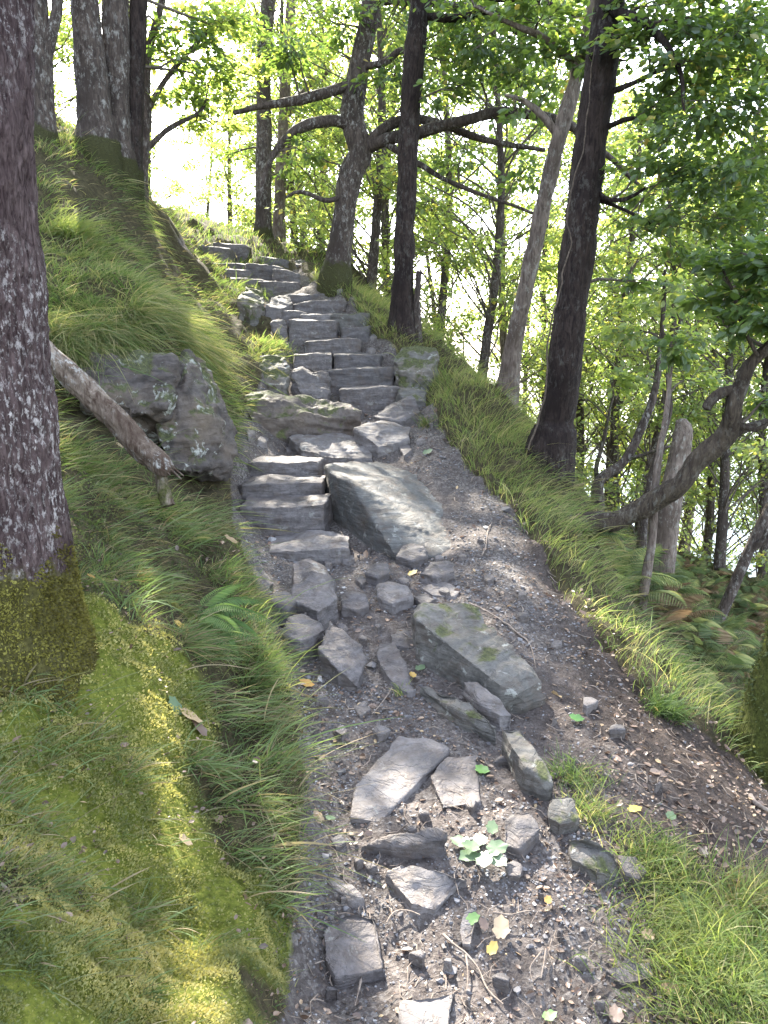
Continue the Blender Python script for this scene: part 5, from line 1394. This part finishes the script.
for q, a in enumerate([
    ("cream-coloured fallen leaf lying flat in the lower path", 501, 929, .055, 1.4, 'tleaf'), ("yellow-orange leaf beside the lowest wedge boulder", 306, 683, .055, .3, 'yleaf'),
    ("small green leaf resting on the slim upright stone", 472, 919, .035, .2, 'gleaf'), ("tan leaf standing by the grassy left rim of the path", 317, 817, .05, 1.8, 'tleaf'),
    ("pale yellow leaf next to the tan one by the left rim", 330, 818, .03, .4, 'pale'), ("tiny bright green leaf in the gravel near the left rim", 312, 866, .028, 1.2, 'gleaf'),
    ("rust-coloured leaf below the slim upright stone", 492, 949, .034, .8, 'yleaf'), ("light green leaf between the narrow slab and the cracked flat stone", 482, 770, .06, 1.5, 'gleaf'),
    ("pinkish tan leaf near the bottom right corner of the path", 670, 988, .045, .2, 'tleaf'), ("brown leaf curled under the bright tuft's upper edge", 648, 935, .04, .9, 'tleaf'),
    ("greenish pale leaf held up on the straggly yellowish tuft", 671, 816, .04, 1.0, 'pale'), ("pale leaves' largest one beside the long narrow flat stone", 420, 668, .045, .7, 'pale'),
    ("small yellow leaf touching the largest pale one by the narrow flat stone", 413, 675, .035, 2.0, 'yleaf'), ("pale green leaf above the small bright tuft on the path", 576, 718, .055, .1, 'gleaf'),
    ("pointed pale leaf on moss in the middle of the left bank", 176, 708, .05, 1.9, 'pale'), ("dry brown leaf beneath the pointed pale leaf on the left bank", 190, 718, .06, .5, 'litter'),
    ("second dry leaf curled right of the brown one on the left bank", 200, 728, .05, 2.5, 'litter'), ("whitish leaf on the moss of the near bank", 185, 843, .03, .1, 'tleaf'),
    ("tan leaf caught in the grass near the lowest step", 232, 566, .06, .6, 'tleaf'), ("orange-brown leaf under the fern on the left bank", 182, 638, .05, .4, 'yleaf'),
    ("tan leaf below the log on the left bank", 122, 455, .06, .9, 'tleaf'), ("small orange leaf on the soil by the dark block", 548, 900, .025, .9, 'yleaf'),
    ("orange leaf on dark soil right of the rounded rock", 634, 809, .045, .2, 'yleaf'), ("yellow leaf by the rounded grooved stone", 412, 573, .05, .4, 'yleaf'),
    ("bright pale leaf in the shadow beside the leaning wedge slab", 427, 452, .07, .2, 'pale'), ("tan leaf on gravel right of the slim upright stone", 484, 925, .03, 2.0, 'litter'),
    ("green scrap of leaf at the bottom of the path", 549, 1016, .035, .4, 'gleaf'), ("brown leaf at the bottom edge of the path", 616, 1015, .04, 1.4, 'litter'),
    ("yellow leaf on the small pale moss near the fallen log's foot", 93, 583, .035, .4, 'yleaf')]):
    leaf(a[0], a[1], a[2], a[3], a[4], a[5], q)
def rosette():
    c = hit(478, 850, .02)
    root = empty("leafy_rosette", hit(478, 850, 0)); tag(root, "pale green lobed leaves clustered on the path beside the dark block", "plant")
    for q, (px, py, s, a) in enumerate([(462, 842, .06, 2.6), (470, 855, .06, 3.6), (484, 858, .065, 4.6), (496, 848, .06, .2), (480, 840, .05, 1.8), (492, 828, .045, 1.2), (498, 860, .05, 5.4), (472, 846, .05, 3.0)]):
        mb = MB(); v, f = big_leaf(px, py, s, a, .02 + .006 * (q % 4), .2, q + 50); mb.add(v, f, rnd=.2 + .1 * q); mb.build("leaf", M['pale'], root)
    mb = MB()
    for px, py in ((462, 842), (484, 858), (496, 848), (492, 828)):
        p = hit(px, py, .02); tube(mb, smooth_line([[*c - np.array([0, 0, .015]), .0012], [*(c + p) / 2, .001], [*p, .0008]], .01), 4)
    mb.build("stem", M['vine'], root)
rosette()
def shelf_fungus():
    for q, (px, py, s) in enumerate([(10, 822, .016), (4, 868, .011)]):
        c = hit(px, py, .005)
        root = empty("bracket_fungus", c)
        tag(root, ["cluster of tan bracket fungus on the mossy ground at the left edge", "smaller tan fungus cap under the cluster at the left edge"][q], "fungus")
        for k in range(4 if q == 0 else 2):
            bm = bmesh.new(); bmesh.ops.create_icosphere(bm, subdivisions=3, radius=s * (.6 + .12 * (k % 3)))
            for v in bm.verts: v.co.z *= .32; v.co.x *= 1 + .12 * math.sin(3 * math.atan2(v.co.y, v.co.x) + k)
            me = bpy.data.meshes.new("cap"); bm.to_mesh(me); bm.free(); me.materials.append(M['fungus'])
            for p in me.polygons: p.use_smooth = True
            o = bpy.data.objects.new("cap", me); COL.objects.link(o); o.parent = root
            o.location = (s * (.75 * k - .8), -.2 * s * k, s * (.35 * (k % 2)))
            o.rotation_euler = (.35, .2 * k, k)
shelf_fungus()

# ------------------------------------------------------------------ ferns
def frond(mb, L, npair, arch, seed, az=0.0, el=0.9, rnd=.5, wid=.33, pin=True, asp=.11):
    """a fern frond growing from the origin"""
    g = random.Random(seed)
    t = np.linspace(0, 1, 14)
    e = el - arch * t
    dx = np.cumsum(np.cos(e)) * L / 14; dz = np.cumsum(np.sin(e)) * L / 14
    ctr = np.stack([dx * math.cos(az), dx * math.sin(az), dz], -1)
    T = norm(np.gradient(ctr, axis=0)); S = norm(np.cross(T, np.array([0, 0, 1.0]))); U = np.cross(S, T)
    tube(mb, np.c_[ctr, np.linspace(.0022, .0006, 14) * (L / .4)], 4, cap=False, rnd=.3)
    C, D, N_, Z, Rn = [], [], [], [], []
    for q in range(npair):
        u = .14 + .86 * (q + .5) / npair
        k = u * 13; i = min(12, int(k)); f = k - i
        c = ctr[i] * (1 - f) + ctr[i + 1] * f
        pl = L * wid * (math.sin(math.pi * min(1, (1.02 - u) * .62 + .03)) ** 1.0)
        for sg in (-1, 1):
            d = norm(S[i] * sg + T[i] * .45 - U[i] * .12)
            if pin:
                m = max(3, int(pl / (L * .045)))
                for w in range(m):
                    v = (w + .6) / m
                    cc = c + d * pl * v - U[i] * pl * .18 * v * v
                    ql = L * .062 * (1.05 - v) + L * .012
                    for s2 in (-1, 1):
                        C.append(cc); D.append(norm(T[i] * s2 * .9 + d * .5)); N_.append(U[i]); Z.append(ql); Rn.append(rnd + g.uniform(-.18, .18))
            else:
                C.append(c); D.append(d - U[i] * .2); N_.append(U[i]); Z.append(pl); Rn.append(rnd + g.uniform(-.22, .22))
    add_leaves(mb, np.array(C), np.array(D), np.array(N_), np.array(Z) * 1.0, np.clip(np.array(Rn), 0, 1), True, 1.0 if pin else asp)
def near_fern():
    c = hit(196, 640, .0); c[2] = float(H(np.array([c[0]]), np.array([c[1]]))[0]) + .035
    root = empty("fern", c); tag(root, "deep green fern arching out of the left bank above the lower path", "fern")
    for q, (az, el, L, ar) in enumerate([(0.35, .75, .22, 1.3), (0.05, .55, .24, 1.3), (-.35, .35, .24, 1.2), (-.75, .2, .22, 1.1), (-1.25, .1, .20, .9), (.9, .9, .20, 1.2), (-1.8, .1, .17, .9), (-.15, .9, .18, 1.5), (-.6, .6, .2, 1.4)]):
        mb = MB(); frond(mb, L * 1.3, 26, ar, q, az, el, .35 + .08 * q, .24, False, .17)
        me_o = mb.build("frond", M['fern'], None); me_o.parent = root
near_fern()
def bracken_variant(seed, mat, n=9, L=.36):
    mb = MB(); g = random.Random(seed)
    for q in range(n):
        frond(mb, L * g.uniform(.6, 1.15), 17, g.uniform(.9, 2.0), seed * 10 + q, q * 6.28 / n + g.uniform(-.5, .5), g.uniform(.7, 1.4), g.uniform(.0, 1.0), .40, False)
    me = mb.mesh("bracken"); me.materials.append(M[mat])
    return me
BRV = [bracken_variant(1, 'bracken'), bracken_variant(2, 'bracken', 6), bracken_variant(3, 'brackenb', 6, .38), bracken_variant(4, 'bracken', 7, .34)]
g = random.Random(9)
spots = []
for row, (py0, cnt) in enumerate([(700, 12), (680, 13), (660, 15), (640, 17), (620, 18), (600, 19), (585, 20), (568, 19), (552, 16), (540, 12)]):
    for k in range(cnt):
        px = 640 + (k + g.random()) * (240 / cnt) + (690 - py0) * -.15
        spots.append((px, py0 + g.uniform(-10, 10)))
for k in range(24): spots.append((g.uniform(560, 680), g.uniform(500, 600)))
for q, (px, py) in enumerate(spots):
    p = hit(px, py, .22)
    if p[1] > 18 or path_sd(np.array([p[0]]), np.array([p[1]]))[0] > -.55: continue
    v = g.choice([0, 0, 1, 1, 3, 2, 2]) if q < 161 else g.choice([0, 1, 3])
    o = bpy.data.objects.new("bracken_fern", BRV[v]); COL.objects.link(o)
    z = float(H(np.array([p[0]]), np.array([p[1]]))[0])
    o.location = (p[0], p[1], z); o.rotation_euler = (g.uniform(-.15, .15), g.uniform(-.15, .15), g.uniform(0, 6.28))
    s = g.uniform(.65, 1.1) * (1.0 if p[1] > 4.5 else .7); o.scale = (s, s, s)
    if v == 2: tag(o, "dying russet bracken fern on the slope right of the path", "fern", "russet bracken on the slope")
    else: tag(o, "green bracken fern on the slope right of the path", "fern", "green bracken on the slope")
print("objects", len(bpy.data.objects), "verts", sum(len(m.vertices) for m in bpy.data.meshes))
